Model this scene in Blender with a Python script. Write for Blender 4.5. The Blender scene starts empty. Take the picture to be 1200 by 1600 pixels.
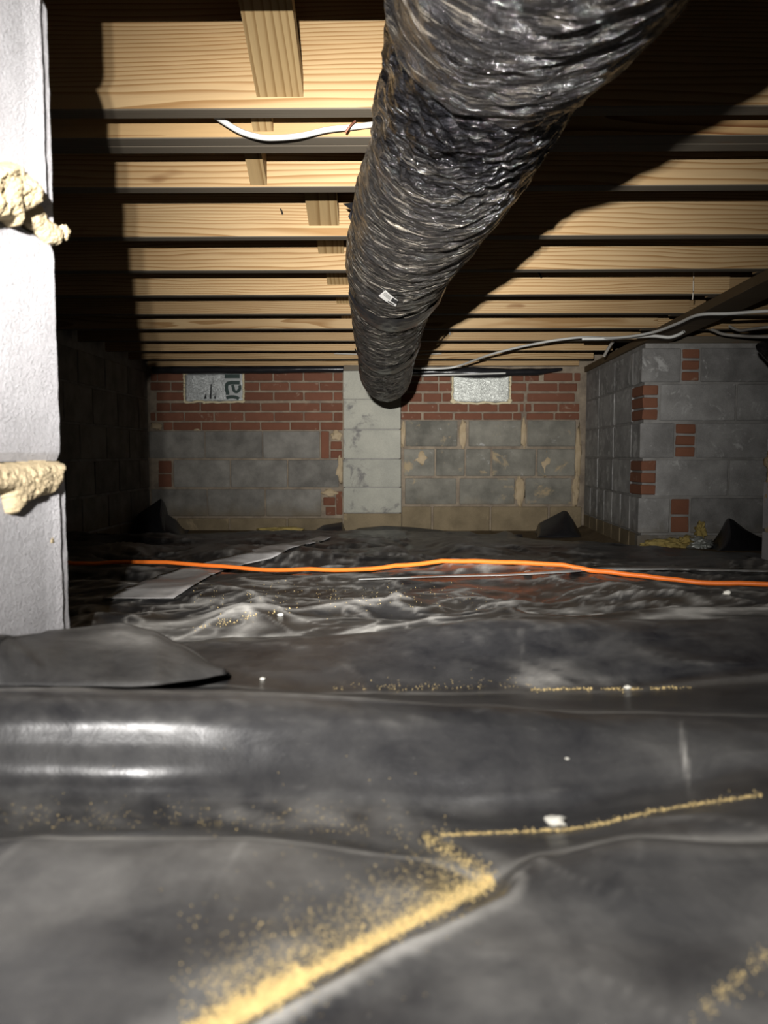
import bpy, bmesh, math, random
from mathutils import Vector, Matrix, noise
from mathutils.bvhtree import BVHTree

random.seed(7)
SC = bpy.context.scene
COL = SC.collection

# ------------------------------------------------------------------ camera, world, lamps, exposure
FPX, PITCH, YAW, CAMZ = 1202.0, math.radians(4.35), math.radians(0.715), 0.56
cam_d = bpy.data.cameras.new('camera')
cam_d.sensor_fit = 'VERTICAL'
cam_d.sensor_height = 36.0
cam_d.lens = 36.0 * FPX / 1600.0
cam_d.clip_start = 0.01
cam_d.dof.use_dof = True
cam_d.dof.focus_distance = 1.9
cam_d.dof.aperture_fstop = 9.5
cam = bpy.data.objects.new('camera', cam_d)
cam.location = (0, 0, CAMZ)
cam.rotation_euler = (math.pi / 2 - PITCH, 0, YAW)
COL.objects.link(cam)
SC.camera = cam

world = bpy.data.worlds.new('dark_world')
world.use_nodes = True
world.node_tree.nodes['Background'].inputs[0].default_value = (0.6, 0.65, 0.8, 1)
world.node_tree.nodes['Background'].inputs[1].default_value = 0.0012
SC.world = world
SC.view_settings.view_transform = 'Standard'
SC.view_settings.look = 'None'
SC.view_settings.gamma = 1.0
SC.view_settings.use_curve_mapping = False
SC.view_settings.exposure = 0.0


def torch(name, loc, aim, hot, sigma_deg, spill):
    """one LED of the hand torch: a hot centre and a weak wide spill"""
    d = bpy.data.lights.new(name, 'POINT')
    d.energy = 1.0
    d.shadow_soft_size = 0.0045
    d.color = (1.0, 0.97, 0.94)
    d.use_nodes = True
    nt = d.node_tree
    em = nt.nodes['Emission']
    tc = nt.nodes.new('ShaderNodeTexCoord')
    sep = nt.nodes.new('ShaderNodeSeparateXYZ')
    nt.links.new(tc.outputs['Normal'], sep.inputs[0])

    def m(op, a, b=None):
        n = nt.nodes.new('ShaderNodeMath')
        n.operation = op
        for i, v in enumerate((a, b)):
            if v is None:
                continue
            if isinstance(v, (int, float)):
                n.inputs[i].default_value = v
            else:
                nt.links.new(v, n.inputs[i])
        return n.outputs[0]
    c = m('MINIMUM', m('MAXIMUM', m('MULTIPLY', sep.outputs[2], -1.0), -1.0), 1.0)
    th = m('ARCCOSINE', c)
    s = math.radians(sigma_deg)
    g = m('EXPONENT', m('MULTIPLY', m('MULTIPLY', th, th), -1 / (2 * s * s)))
    s2 = math.radians(48)
    w = m('EXPONENT', m('MULTIPLY', m('MULTIPLY', th, th), -1 / (2 * s2 * s2)))
    tot = m('ADD', m('MULTIPLY', g, hot), m('MULTIPLY', w, spill))
    nt.links.new(tot, em.inputs['Strength'])
    o = bpy.data.objects.new(name, d)
    o.location = loc
    o.rotation_euler = (Vector(aim) - Vector(loc)).to_track_quat('-Z', 'Y').to_euler()
    COL.objects.link(o)


torch('torch_led', (-0.068, -0.07, CAMZ + 0.130), (0.15, 5.5, CAMZ + 0.40), 600, 10.6, 18)
torch('torch_led', (-0.086, -0.07, CAMZ + 0.130), (0.15, 5.5, CAMZ + 0.40), 400, 10.6, 12)

# ------------------------------------------------------------------ helpers
CX, SX = math.cos(YAW), math.sin(YAW)
CP, SP = math.cos(PITCH), math.sin(PITCH)


def ray(u, v):
    """direction through a point of the photograph, world axes"""
    a, b = (u - 600) / FPX, (800 - v) / FPX
    y1 = CP + b * SP
    z1 = b * CP - SP
    return Vector((a * CX - y1 * SX, a * SX + y1 * CX, z1))


def P(u, v, d):
    r = ray(u, v)
    r = r * (d / r.y)
    return Vector((r.x, r.y, r.z + CAMZ))


def lerp(pts, x):
    if x <= pts[0][0]:
        return pts[0][1]
    for (a, b), (c, e) in zip(pts, pts[1:]):
        if x <= c:
            return b + (e - b) * (x - a) / (c - a)
    return pts[-1][1]


def smooth_lerp(pts, x):
    if x <= pts[0][0]:
        return pts[0][1]
    for (a, b), (c, e) in zip(pts, pts[1:]):
        if x <= c:
            t = (x - a) / (c - a)
            t = t * t * (3 - 2 * t) * 0.6 + t * 0.4
            return b + (e - b) * t
    return pts[-1][1]


def fbm(x, y, z=0.0, o=3):
    s, a = 0.0, 1.0
    for _ in range(o):
        s += a * noise.noise((x, y, z))
        x, y, z, a = x * 2.03 + 3.1, y * 2.03 + 1.7, z * 2.03, a * 0.5
    return s


def link(name, me, mat, parent=None, loc=None, smooth=False):
    o = bpy.data.objects.new(name, me)
    COL.objects.link(o)
    mats = mat if isinstance(mat, (list, tuple)) else [mat]
    if not me.materials:
        for m_ in mats:
            me.materials.append(m_)
    if parent is not None:
        o.parent = parent
    if loc is not None:
        o.location = loc
    if smooth:
        me.shade_smooth()
    return o


def mk(name, verts, faces, mat, parent=None, loc=None, smooth=False, uv=None, attr=None):
    me = bpy.data.meshes.new(name)
    me.from_pydata([tuple(v) for v in verts], [], faces)
    if uv is not None:
        l = me.uv_layers.new(name='UVMap')
        for lp in me.loops:
            l.data[lp.index].uv = uv[lp.vertex_index]
    if attr is not None:
        for k, vals in attr.items():
            at = me.attributes.new(k, 'FLOAT', 'POINT')
            at.data.foreach_set('value', vals)
    me.update()
    return link(name, me, mat, parent, loc, smooth)


def empty(name, loc=(0, 0, 0)):
    o = bpy.data.objects.new(name, None)
    o.location = loc
    o.empty_display_size = 0.05
    COL.objects.link(o)
    return o


def tag(o, label, cat, group=None, kind=None):
    o['label'] = label
    o['category'] = cat
    if group:
        o['group'] = group
    if kind:
        o['kind'] = kind
    return o


def box_mesh(sx, sy, sz, ch=0.003, jit=0.0015, rot=None, cuts=0):
    bm = bmesh.new()
    bmesh.ops.create_cube(bm, size=1.0)
    for v in bm.verts:
        v.co = Vector((v.co.x * sx, v.co.y * sy, v.co.z * sz))
    if ch > 0:
        bmesh.ops.bevel(bm, geom=list(bm.edges), offset=ch, segments=1, affect='EDGES')
    for v in bm.verts:
        v.co += Vector([random.uniform(-jit, jit) for _ in range(3)])
    if rot is not None:
        bmesh.ops.transform(bm, matrix=rot.to_4x4(), verts=bm.verts)
    me = bpy.data.meshes.new('box')
    bm.to_mesh(me)
    bm.free()
    return me


def box(name, c, size, mat, parent=None, ch=0.003, jit=0.0015, rot=None):
    me = box_mesh(size[0], size[1], size[2], ch, jit, rot)
    me.name = name
    return link(name, me, mat, parent, loc=c)


def catmull(pts, n):
    out = []
    for i in range(len(pts) - 1):
        p0, p1, p2, p3 = pts[max(i - 1, 0)], pts[i], pts[i + 1], pts[min(i + 2, len(pts) - 1)]
        for k in range(n):
            t = k / n
            out.append(0.5 * ((2 * p1) + (p2 - p0) * t + (2 * p0 - 5 * p1 + 4 * p2 - p3) * t * t + (3 * p1 - p0 - 3 * p2 + p3) * t ** 3))
    out.append(pts[-1].copy())
    return out


def tube(name, pts, r, mat, parent=None, seg=8, flat=1.0, sub=8, cap=True):
    path = catmull([Vector(p) for p in pts], sub) if sub > 1 else [Vector(p) for p in pts]
    verts, faces = [], []
    n = len(path)
    for i, p in enumerate(path):
        t = (path[min(i + 1, n - 1)] - path[max(i - 1, 0)]).normalized()
        a = t.cross(Vector((0, 0, 1)))
        if a.length < 1e-3:
            a = t.cross(Vector((0, 1, 0)))
        a.normalize()
        b = a.cross(t).normalized()
        rr = r(i / (n - 1)) if callable(r) else r
        for k in range(seg):
            an = 2 * math.pi * k / seg
            verts.append(p + a * (math.cos(an) * rr * flat) + b * (math.sin(an) * rr))
    for i in range(n - 1):
        for k in range(seg):
            k2 = (k + 1) % seg
            faces.append((i * seg + k, i * seg + k2, (i + 1) * seg + k2, (i + 1) * seg + k))
    if cap:
        faces.append(tuple(range(seg)))
        faces.append(tuple((n - 1) * seg + k for k in reversed(range(seg))))
    return mk(name, verts, faces, mat, parent, smooth=True)


def grid_faces(nr, nc):
    return [(i * nc + j, i * nc + j + 1, (i + 1) * nc + j + 1, (i + 1) * nc + j) for i in range(nr - 1) for j in range(nc - 1)]


# ------------------------------------------------------------------ materials
class NT:
    def __init__(self, name):
        self.m = bpy.data.materials.new(name)
        self.m.use_nodes = True
        self.t = self.m.node_tree
        self.b = self.t.nodes['Principled BSDF']

    def n(self, typ, **kw):
        x = self.t.nodes.new(typ)
        for k, v in kw.items():
            setattr(x, k, v)
        return x

    def l(self, a, b):
        self.t.links.new(a, b)

    def setv(self, sock, v):
        if isinstance(v, (int, float)):
            sock.default_value = v
        elif isinstance(v, tuple):
            sock.default_value = v if len(v) != 3 or sock.type == 'VECTOR' else v + (1,)
        else:
            self.l(v, sock)

    def coords(self, which='Object', scale=(1, 1, 1), rnd=False):
        tc = self.n('ShaderNodeTexCoord')
        o = tc.outputs[which]
        if rnd:
            oi = self.n('ShaderNodeObjectInfo')
            ml = self.n('ShaderNodeMath', operation='MULTIPLY')
            self.l(oi.outputs['Random'], ml.inputs[0])
            ml.inputs[1].default_value = 37.0
            cb = self.n('ShaderNodeCombineXYZ')
            self.l(ml.outputs[0], cb.inputs[0])
            self.l(ml.outputs[0], cb.inputs[2]) if rnd == 2 else None
            ad = self.n('ShaderNodeVectorMath', operation='ADD')
            self.l(o, ad.inputs[0])
            self.l(cb.outputs[0], ad.inputs[1])
            o = ad.outputs[0]
        if scale != (1, 1, 1):
            mp = self.n('ShaderNodeVectorMath', operation='MULTIPLY')
            self.l(o, mp.inputs[0])
            mp.inputs[1].default_value = scale
            o = mp.outputs[0]
        return o

    def noise(self, vec, scale, detail=4, rough=0.55, dist=0.0):
        x = self.n('ShaderNodeTexNoise')
        self.l(vec, x.inputs['Vector'])
        x.inputs['Scale'].default_value = scale
        x.inputs['Detail'].default_value = detail
        x.inputs['Roughness'].default_value = rough
        x.inputs['Distortion'].default_value = dist
        return x.outputs['Fac']

    def ramp(self, fac, stops):
        r = self.n('ShaderNodeValToRGB')
        e = r.color_ramp.elements
        while len(e) < len(stops):
            e.new(0.5)
        for el, (p, c) in zip(e, stops):
            el.position = p
            el.color = (c, c, c, 1) if isinstance(c, (int, float)) else c + (1,)
        self.l(fac, r.inputs[0])
        return r.outputs[0]

    def mix(self, fac, a, b, mode='MIX'):
        x = self.n('ShaderNodeMix', data_type='RGBA', blend_type=mode)
        self.setv(x.inputs[0], fac)
        self.setv(x.inputs[6], a)
        self.setv(x.inputs[7], b)
        return x.outputs[2]

    def math(self, op, a, b=0.0, clamp=False):
        x = self.n('ShaderNodeMath', operation=op, use_clamp=clamp)
        self.setv(x.inputs[0], a)
        self.setv(x.inputs[1], b)
        return x.outputs[0]

    def bump(self, h, strength, dist, prev=None):
        x = self.n('ShaderNodeBump')
        x.inputs['Strength'].default_value = strength
        x.inputs['Distance'].default_value = dist
        self.l(h, x.inputs['Height'])
        if prev is not None:
            self.l(prev, x.inputs['Normal'])
        return x.outputs[0]

    def done(self, color, rough, normal=None, spec=None, metal=None):
        self.setv(self.b.inputs['Base Color'], color)
        self.setv(self.b.inputs['Roughness'], rough)
        if normal is not None:
            self.l(normal, self.b.inputs['Normal'])
        if spec is not None:
            self.setv(self.b.inputs['Specular IOR Level'], spec)
        if metal is not None:
            self.setv(self.b.inputs['Metallic'], metal)
        return self.m


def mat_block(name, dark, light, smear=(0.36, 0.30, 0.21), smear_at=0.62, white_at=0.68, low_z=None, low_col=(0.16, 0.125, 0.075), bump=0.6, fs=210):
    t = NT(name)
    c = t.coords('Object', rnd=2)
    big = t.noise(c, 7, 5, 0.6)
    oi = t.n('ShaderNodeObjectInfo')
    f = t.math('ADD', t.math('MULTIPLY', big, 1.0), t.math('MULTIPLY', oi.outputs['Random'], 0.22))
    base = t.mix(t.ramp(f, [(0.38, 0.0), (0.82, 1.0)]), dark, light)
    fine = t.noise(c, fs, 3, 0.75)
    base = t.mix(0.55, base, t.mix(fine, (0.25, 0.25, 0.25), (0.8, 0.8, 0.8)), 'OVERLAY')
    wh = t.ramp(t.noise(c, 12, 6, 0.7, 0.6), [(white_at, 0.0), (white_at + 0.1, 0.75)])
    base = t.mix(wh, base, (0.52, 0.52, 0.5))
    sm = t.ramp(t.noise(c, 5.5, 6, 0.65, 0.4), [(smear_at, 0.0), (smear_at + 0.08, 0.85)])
    base = t.mix(sm, base, smear)
    if low_z is not None:
        g = t.n('ShaderNodeNewGeometry')
        s = t.n('ShaderNodeSeparateXYZ')
        t.l(g.outputs['Position'], s.inputs[0])
        z = t.math('ADD', s.outputs[2], t.math('MULTIPLY', t.noise(t.coords('Object', rnd=2), 9, 4), 0.22))
        lo = t.ramp(t.math('SUBTRACT', z, low_z - 0.5), [(0.5, 0.85), (0.66, 0.0)])
        base = t.mix(lo, base, low_col)
    nb = t.bump(fine, bump, 0.004)
    nb = t.bump(t.noise(c, 110, 4, 0.75), bump * 0.5, 0.003, nb)
    return t.done(base, 0.92, nb, 0.15)


def mat_brick(name, col, col2):
    t = NT(name)
    c = t.coords('Object', rnd=2)
    oi = t.n('ShaderNodeObjectInfo')
    b = t.mix(t.math('ADD', t.math('MULTIPLY', t.noise(c, 18, 4), 0.6), t.math('MULTIPLY', oi.outputs['Random'], 0.5)), col, col2)
    sm = t.ramp(t.noise(c, 16, 5, 0.7, 0.5), [(0.62, 0.0), (0.72, 0.7)])
    b = t.mix(sm, b, (0.36, 0.27, 0.2))
    fine = t.noise(c, 260, 2)
    return t.done(b, 0.9, t.bump(fine, 0.4, 0.003), 0.15)


def mat_mortar(name, a, b_):
    t = NT(name)
    c = t.coords('Object')
    n1 = t.noise(c, 9, 5, 0.65)
    b = t.mix(t.ramp(n1, [(0.35, 0.0), (0.7, 1.0)]), a, b_)
    nb = t.bump(t.noise(c, 70, 5, 0.7), 0.7, 0.006)
    nb = t.bump(t.noise(c, 300, 2, 0.7), 0.5, 0.002, nb)
    return t.done(b, 0.95, nb, 0.1)


def mat_wood(name, early, late, ring=1.0, dirt=0.0, axis=(0.10, 1, 1), off=(0, 0.06, 0.02), wscale=17.0):
    t = NT(name)
    c = t.coords('Object', rnd=1)
    sc = t.n('ShaderNodeVectorMath', operation='MULTIPLY')
    t.l(c, sc.inputs[0])
    sc.inputs[1].default_value = axis
    wob = t.n('ShaderNodeTexNoise')
    t.l(sc.outputs[0], wob.inputs['Vector'])
    wob.inputs['Scale'].default_value = 7.0
    wob.inputs['Detail'].default_value = 3.0
    sub = t.n('ShaderNodeVectorMath', operation='SUBTRACT')
    t.l(wob.outputs['Color'], sub.inputs[0])
    sub.inputs[1].default_value = (0.5, 0.5, 0.5)
    s2 = t.n('ShaderNodeVectorMath', operation='SCALE')
    t.l(sub.outputs[0], s2.inputs[0])
    s2.inputs['Scale'].default_value = 0.055
    ad = t.n('ShaderNodeVectorMath', operation='ADD')
    t.l(sc.outputs[0], ad.inputs[0])
    t.l(s2.outputs[0], ad.inputs[1])
    oi = t.n('ShaderNodeObjectInfo')
    cb = t.n('ShaderNodeCombineXYZ')
    t.l(t.math('ADD', t.math('MULTIPLY', oi.outputs['Random'], 0.14), off[1]), cb.inputs[1])
    t.l(t.math('SUBTRACT', t.math('MULTIPLY', oi.outputs['Random'], 0.3), 0.15), cb.inputs[2])
    ad2 = t.n('ShaderNodeVectorMath', operation='ADD')
    t.l(ad.outputs[0], ad2.inputs[0])
    t.l(cb.outputs[0], ad2.inputs[1])
    sp = t.n('ShaderNodeSeparateXYZ')
    t.l(ad2.outputs[0], sp.inputs[0])
    yy, zz = sp.outputs[1], sp.outputs[2]
    rad = t.math('SQRT', t.math('ADD', t.math('MULTIPLY', yy, yy), t.math('MULTIPLY', zz, zz)))
    fr = t.math('FRACT', t.math('MULTIPLY', rad, wscale * 9))
    late_f = t.ramp(fr, [(0.0, 0.05), (0.55, 0.25), (0.86, 1.0), (0.97, 0.9), (1.0, 0.05)])
    col = t.mix(t.math('MULTIPLY', late_f, ring), early, late)
    fib = t.noise(t.coords('Object', scale=(6, 160, 160), rnd=1), 1.0, 3, 0.6)
    col = t.mix(0.35, col, t.mix(fib, (0.3, 0.3, 0.3), (0.72, 0.72, 0.72)), 'OVERLAY')
    tone = t.noise(t.coords('Object', scale=(1, 4, 4), rnd=1), 1.7, 3)
    col = t.mix(t.ramp(tone, [(0.35, 0.0), (0.7, 0.45)]), col, t.mix(1.0, col, (0.72, 0.62, 0.5), 'MULTIPLY'))
    br = t.math('ADD', t.math('MULTIPLY', oi.outputs['Random'], 0.3), 0.8)
    hs = t.n('ShaderNodeHueSaturation')
    t.l(col, hs.inputs['Color'])
    t.l(br, hs.inputs['Value'])
    col = hs.outputs[0]
    kn = t.ramp(t.noise(t.coords('Object', scale=(3, 9, 9), rnd=1), 1.2, 2), [(0.70, 0.0), (0.76, 0.8)])
    col = t.mix(kn, col, (0.16, 0.075, 0.025))
    if dirt:
        d = t.ramp(t.noise(t.coords('Object', scale=(2, 20, 20), rnd=1), 3, 5, 0.7), [(0.3, dirt), (0.75, dirt * 0.5)])
        col = t.mix(d, col, (0.12, 0.11, 0.09))
    nb = t.bump(late_f, 0.12, 0.002)
    nb = t.bump(fib, 0.25, 0.001, nb)
    return t.done(col, 0.72, nb, 0.25)


def mat_plastic(name, base=(0.012, 0.012, 0.014), dustc=(0.46, 0.445, 0.41), amt=0.35, r0=0.3, use_attr=True, spec=0.34):
    t = NT(name)
    c = t.coords('Object')
    n1 = t.noise(c, 3.2, 6, 0.62, 0.5)
    n2 = t.noise(c, 26, 5, 0.7, 0.3)
    n3 = t.noise(c, 700, 2, 0.6)
    sc = t.noise(t.coords('Object', scale=(9, 55, 9)), 1.0, 4, 0.65)
    f = t.ramp(t.math('ADD', t.math('MULTIPLY', n1, 0.55), t.math('MULTIPLY', n2, 0.45)), [(0.36, 0.0), (0.72, 1.0)])
    f = t.math('MULTIPLY', f, amt)
    f = t.math('ADD', f, t.math('MULTIPLY', t.ramp(sc, [(0.55, 0.0), (0.8, 1.0)]), amt * 0.35))
    if use_attr:
        a = t.n('ShaderNodeAttribute')
        a.attribute_name = 'dust'
        k = t.math('MULTIPLY', a.outputs['Fac'], t.ramp(n2, [(0.25, 0.45), (0.65, 1.0)]))
        f = t.math('ADD', f, k)
    sp = t.ramp(n3, [(0.70, 0.0), (0.76, 0.5)])
    f = t.math('ADD', f, t.math('MULTIPLY', sp, 0.35))
    f = t.math('MINIMUM', f, 0.95)
    col = t.mix(f, base, dustc)
    rough = t.math('ADD', t.math('MULTIPLY', f, 0.65), r0, clamp=True)
    nb = t.bump(t.noise(t.coords('Object', scale=(14, 30, 14)), 1.0, 5, 0.6), 0.25, 0.004)
    nb = t.bump(n3, 0.12, 0.0006, nb)
    return t.done(col, rough, nb, spec)


def mat_plain(name, col, rough=0.6, metal=0.0, nscale=30, bump=0.2, var=0.25, spec=0.4):
    t = NT(name)
    c = t.coords('Object')
    n1 = t.noise(c, nscale, 4)
    k = tuple(x * (1 - var) for x in col)
    b = t.mix(n1, k, tuple(min(1, x * (1 + var)) for x in col))
    return t.done(b, rough, t.bump(n1, bump, 0.002), spec, metal)


def mat_duct(name, amt=0.5):
    t = NT(name)
    uv = t.n('ShaderNodeUVMap')
    sp = t.n('ShaderNodeSeparateXYZ')
    t.l(uv.outputs[0], sp.inputs[0])
    u, v = sp.outputs[0], sp.outputs[1]          # metres along, metres around
    hel = t.math('ADD', u, t.math('MULTIPLY', v, 0.42))

    def vec(a, b):
        cb = t.n('ShaderNodeCombineXYZ')
        t.l(t.math('MULTIPLY', hel, a), cb.inputs[0])
        t.l(t.math('MULTIPLY', v, b), cb.inputs[1])
        return cb.outputs[0]
    fine = t.noise(vec(95, 11), 1.0, 6, 0.68, 0.9)
    mid = t.noise(vec(60, 5), 1.0, 4, 0.6, 0.9)
    cr = t.noise(vec(45, 30), 1.0, 5, 0.7, 1.4)
    big = t.noise(vec(7, 6), 1.0, 4, 0.6, 0.5)
    d = t.math('MULTIPLY', t.ramp(fine, [(0.545, 0.0), (0.64, 1.0)]), t.ramp(big, [(0.38, 0.12), (0.66, 1.0)]))
    a = t.n('ShaderNodeAttribute')
    a.attribute_name = 'dust'
    d = t.math('MULTIPLY', t.math('ADD', d, t.math('MULTIPLY', t.ramp(cr, [(0.55, 0.0), (0.72, 0.7)]), 0.5)), a.outputs['Fac'])
    d = t.math('ADD', t.math('MULTIPLY', d, amt), t.math('MULTIPLY', a.outputs['Fac'], 0.02))
    d = t.math('MINIMUM', d, 0.85)
    col = t.mix(d, (0.006, 0.006, 0.007), (0.50, 0.44, 0.35))
    rough = t.math('ADD', t.math('MULTIPLY', d, 0.7), 0.11, clamp=True)
    cm = t.n('ShaderNodeAttribute')
    cm.attribute_name = 'crumple'
    vo = t.n('ShaderNodeTexVoronoi')
    t.l(vec(38, 30), vo.inputs['Vector'])
    vo.inputs['Scale'].default_value = 1.0
    vo.inputs['Randomness'].default_value = 1.0
    vo2 = t.n('ShaderNodeTexVoronoi')
    t.l(vec(95, 70), vo2.inputs['Vector'])
    vo2.inputs['Scale'].default_value = 1.0
    hc = t.math('MULTIPLY', t.math('ADD', vo.outputs['Distance'], t.math('MULTIPLY', vo2.outputs['Distance'], 0.4)), cm.outputs['Fac'])
    nb = t.bump(mid, 1.0, 0.014)
    nb = t.bump(hc, 1.0, 0.055, nb)
    nb = t.bump(cr, 1.0, 0.010, nb)
    nb = t.bump(fine, 0.5, 0.003, nb)
    return t.done(col, rough, nb, 0.8)


M_BLOCK = mat_block('grey_concrete_block', (0.135, 0.129, 0.115), (0.28, 0.268, 0.238), smear_at=0.66, white_at=0.72, low_z=0.17)
M_BLOCKR = mat_block('stained_concrete_block', (0.12, 0.117, 0.10), (0.26, 0.25, 0.21), smear=(0.42, 0.33, 0.2), smear_at=0.58, white_at=0.63, low_z=0.19)
M_BLOCKW = mat_block('side_wall_block', (0.17, 0.166, 0.158), (0.34, 0.335, 0.32), smear=(0.33, 0.31, 0.28), smear_at=0.64, white_at=0.58, low_z=0.14)
M_BLOCKS = mat_block('whitened_block', (0.20, 0.198, 0.19), (0.38, 0.375, 0.36), smear=(0.33, 0.31, 0.28), smear_at=0.66, white_at=0.52, low_z=0.14)
M_PIL = mat_block('pale_pilaster_block', (0.33, 0.33, 0.285), (0.43, 0.425, 0.36), smear=(0.17, 0.165, 0.16), smear_at=0.57, white_at=0.8, low_z=0.1, low_col=(0.38, 0.30, 0.18))
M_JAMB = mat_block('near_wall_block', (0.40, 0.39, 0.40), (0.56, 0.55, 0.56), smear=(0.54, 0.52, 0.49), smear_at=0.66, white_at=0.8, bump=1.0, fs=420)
M_FOOT = mat_block('clay_stained_block', (0.15, 0.12, 0.075), (0.25, 0.2, 0.125), smear=(0.33, 0.26, 0.16), smear_at=0.6, white_at=0.8)
M_BRICK = mat_brick('red_brick', (0.12, 0.051, 0.032), (0.22, 0.095, 0.058))
M_BRICKQ = mat_brick('orange_brick', (0.17, 0.075, 0.045), (0.25, 0.11, 0.065))
M_MORTAR = mat_mortar('wall_mortar', (0.19, 0.155, 0.12), (0.36, 0.3, 0.22))
M_MORTG = mat_mortar('grey_mortar', (0.22, 0.215, 0.2), (0.36, 0.35, 0.33))
M_MORTT = mat_mortar('tan_mortar', (0.44, 0.35, 0.21), (0.56, 0.46, 0.30))
M_MORTD = mat_mortar('buff_smear', (0.4, 0.31, 0.19), (0.52, 0.42, 0.28))
M_WOOD = mat_wood('yellow_pine', (0.46, 0.33, 0.175), (0.27, 0.155, 0.06))
M_WOODD = mat_wood('streaked_pine', (0.50, 0.34, 0.16), (0.20, 0.08, 0.026), ring=1.0)
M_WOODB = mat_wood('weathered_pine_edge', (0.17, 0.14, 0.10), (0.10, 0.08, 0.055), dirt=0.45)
M_BRACE = mat_wood('brown_brace_wood', (0.34, 0.245, 0.12), (0.2, 0.125, 0.05), wscale=9.0)
M_PLATE = mat_wood('dark_plate_wood', (0.17, 0.125, 0.07), (0.09, 0.06, 0.03))
M_SUB = mat_plain('dark_subfloor', (0.05, 0.035, 0.02), 0.9, nscale=6)
M_SHEET = mat_plastic('black_poly_sheet', base=(0.013, 0.0135, 0.017), amt=0.13, r0=0.27, spec=0.5)
M_SHEETF = mat_plastic('dusty_poly_sheet', base=(0.008, 0.008, 0.0095), amt=0.05, r0=0.28)
M_FLAP = mat_plastic('matt_poly_flap', amt=0.13, r0=0.42)
M_CORNER = mat_plastic('black_poly_corner', amt=0.03, r0=0.3, use_attr=False)
M_WRAP = mat_plastic('black_poly_wrap', amt=0.02, r0=0.22, use_attr=False)
M_TAPE = mat_plain('seam_tape', (0.40, 0.39, 0.38), 0.32, nscale=60, bump=0.3, var=0.15, spec=0.6)
M_STRIP = mat_plain('clear_strip', (0.28, 0.28, 0.27), 0.3, nscale=40, bump=0.3, spec=0.6)
M_CORD = mat_plain('orange_vinyl', (0.85, 0.19, 0.025), 0.45, nscale=80, var=0.1)
M_WHITE = mat_plain('white_vinyl', (0.62, 0.62, 0.58), 0.45, nscale=60, var=0.08)
M_GREY = mat_plain('grey_vinyl', (0.36, 0.34, 0.3), 0.5, nscale=60, var=0.1)
M_STRING = mat_plain('pale_string', (0.6, 0.56, 0.48), 0.8, nscale=90)
M_STAPLE = mat_plain('copper_wire', (0.25, 0.1, 0.06), 0.5, 0.4)
M_SOIL = mat_plain('clay_soil', (0.17, 0.13, 0.08), 0.95, nscale=14, bump=0.9, var=0.5, spec=0.1)
M_DUST = mat_plain('sawdust', (0.70, 0.53, 0.24), 0.9, nscale=200, var=0.3, spec=0.1)
M_CRUMB = mat_plain('foam_crumb', (0.72, 0.70, 0.62), 0.8, nscale=90, spec=0.1)
M_INSUL = mat_plain('old_insulation', (0.40, 0.31, 0.11), 0.95, nscale=40, bump=1.0, var=0.5, spec=0.1)
M_FOAM = mat_plain('spray_foam', (0.66, 0.58, 0.38), 0.7, nscale=50, bump=0.6, var=0.2)
M_GREEN = mat_plain('green_print', (0.012, 0.035, 0.028), 0.5, nscale=60, var=0.2)
M_BLACK = mat_plain('black_tear', (0.008, 0.01, 0.01), 0.6)
M_LABELW = mat_plain('white_label', (0.75, 0.74, 0.7), 0.5, var=0.05)
M_LABELB = mat_plain('black_print', (0.03, 0.03, 0.03), 0.5)
M_DUCT = mat_duct('duct_jacket', 0.52)
M_DUCTS = mat_duct('shiny_duct_jacket', 0.28)


def mat_foil(name, col):
    t = NT(name)
    c = t.coords('Object')
    n1 = t.noise(c, 55, 5, 0.7, 1.2)
    b = t.mix(n1, tuple(x * 0.75 for x in col), col)
    return t.done(b, 0.38, t.bump(n1, 0.9, 0.004), 0.5, 0.55)


M_FOIL = mat_foil('foil_facer', (0.50, 0.52, 0.48))
M_FOILD = mat_foil('dull_foil_facer', (0.42, 0.44, 0.43))

# ------------------------------------------------------------------ structure: walls
H = CAMZ
YB = 5.55                     # face of the back wall
ZJ = H + 0.615                # underside of the joists
WALL_TOP = H + 0.577


def plane_mesh_box(name, lo, hi, mat, kind=True):
    c = [(a + b) / 2 for a, b in zip(lo, hi)]
    v = [(x, y, z) for x in (lo[0], hi[0]) for y in (lo[1], hi[1]) for z in (lo[2], hi[2])]
    f = [(0, 1, 3, 2), (4, 6, 7, 5), (0, 4, 5, 1), (2, 3, 7, 6), (0, 2, 6, 4), (1, 5, 7, 3)]
    o = mk(name, v, f, mat)
    if kind:
        o['kind'] = 'structure'
    return o


def piece(parent, name, u0, u1, v0, v1, d, mat, depth=0.05, proud=0.004, ch=0.003, jit=0.001):
    """a brick or block on a wall that faces the camera; its face spans the given extent"""
    p0, p1 = P(u0, v1, d), P(u1, v0, d)
    jy = random.uniform(-0.0015, 0.0015)
    c = Vector(((p0.x + p1.x) / 2, d - proud + depth / 2 + jy, (p0.z + p1.z) / 2))
    return box(name, c, (p1.x - p0.x, depth, p1.z - p0.z), mat, parent, ch, jit)


back = plane_mesh_box('wall_back', (-2.3, YB + 0.002, -0.25), (2.4, YB + 0.2, WALL_TOP + 0.24), M_MORTAR)
bk = 'brick'
cb_ = 'concrete_block'
S1 = 3.3333


def lx(c):
    return 200 + c / S1


def rx(c):
    return 520 + c / 2.857


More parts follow.
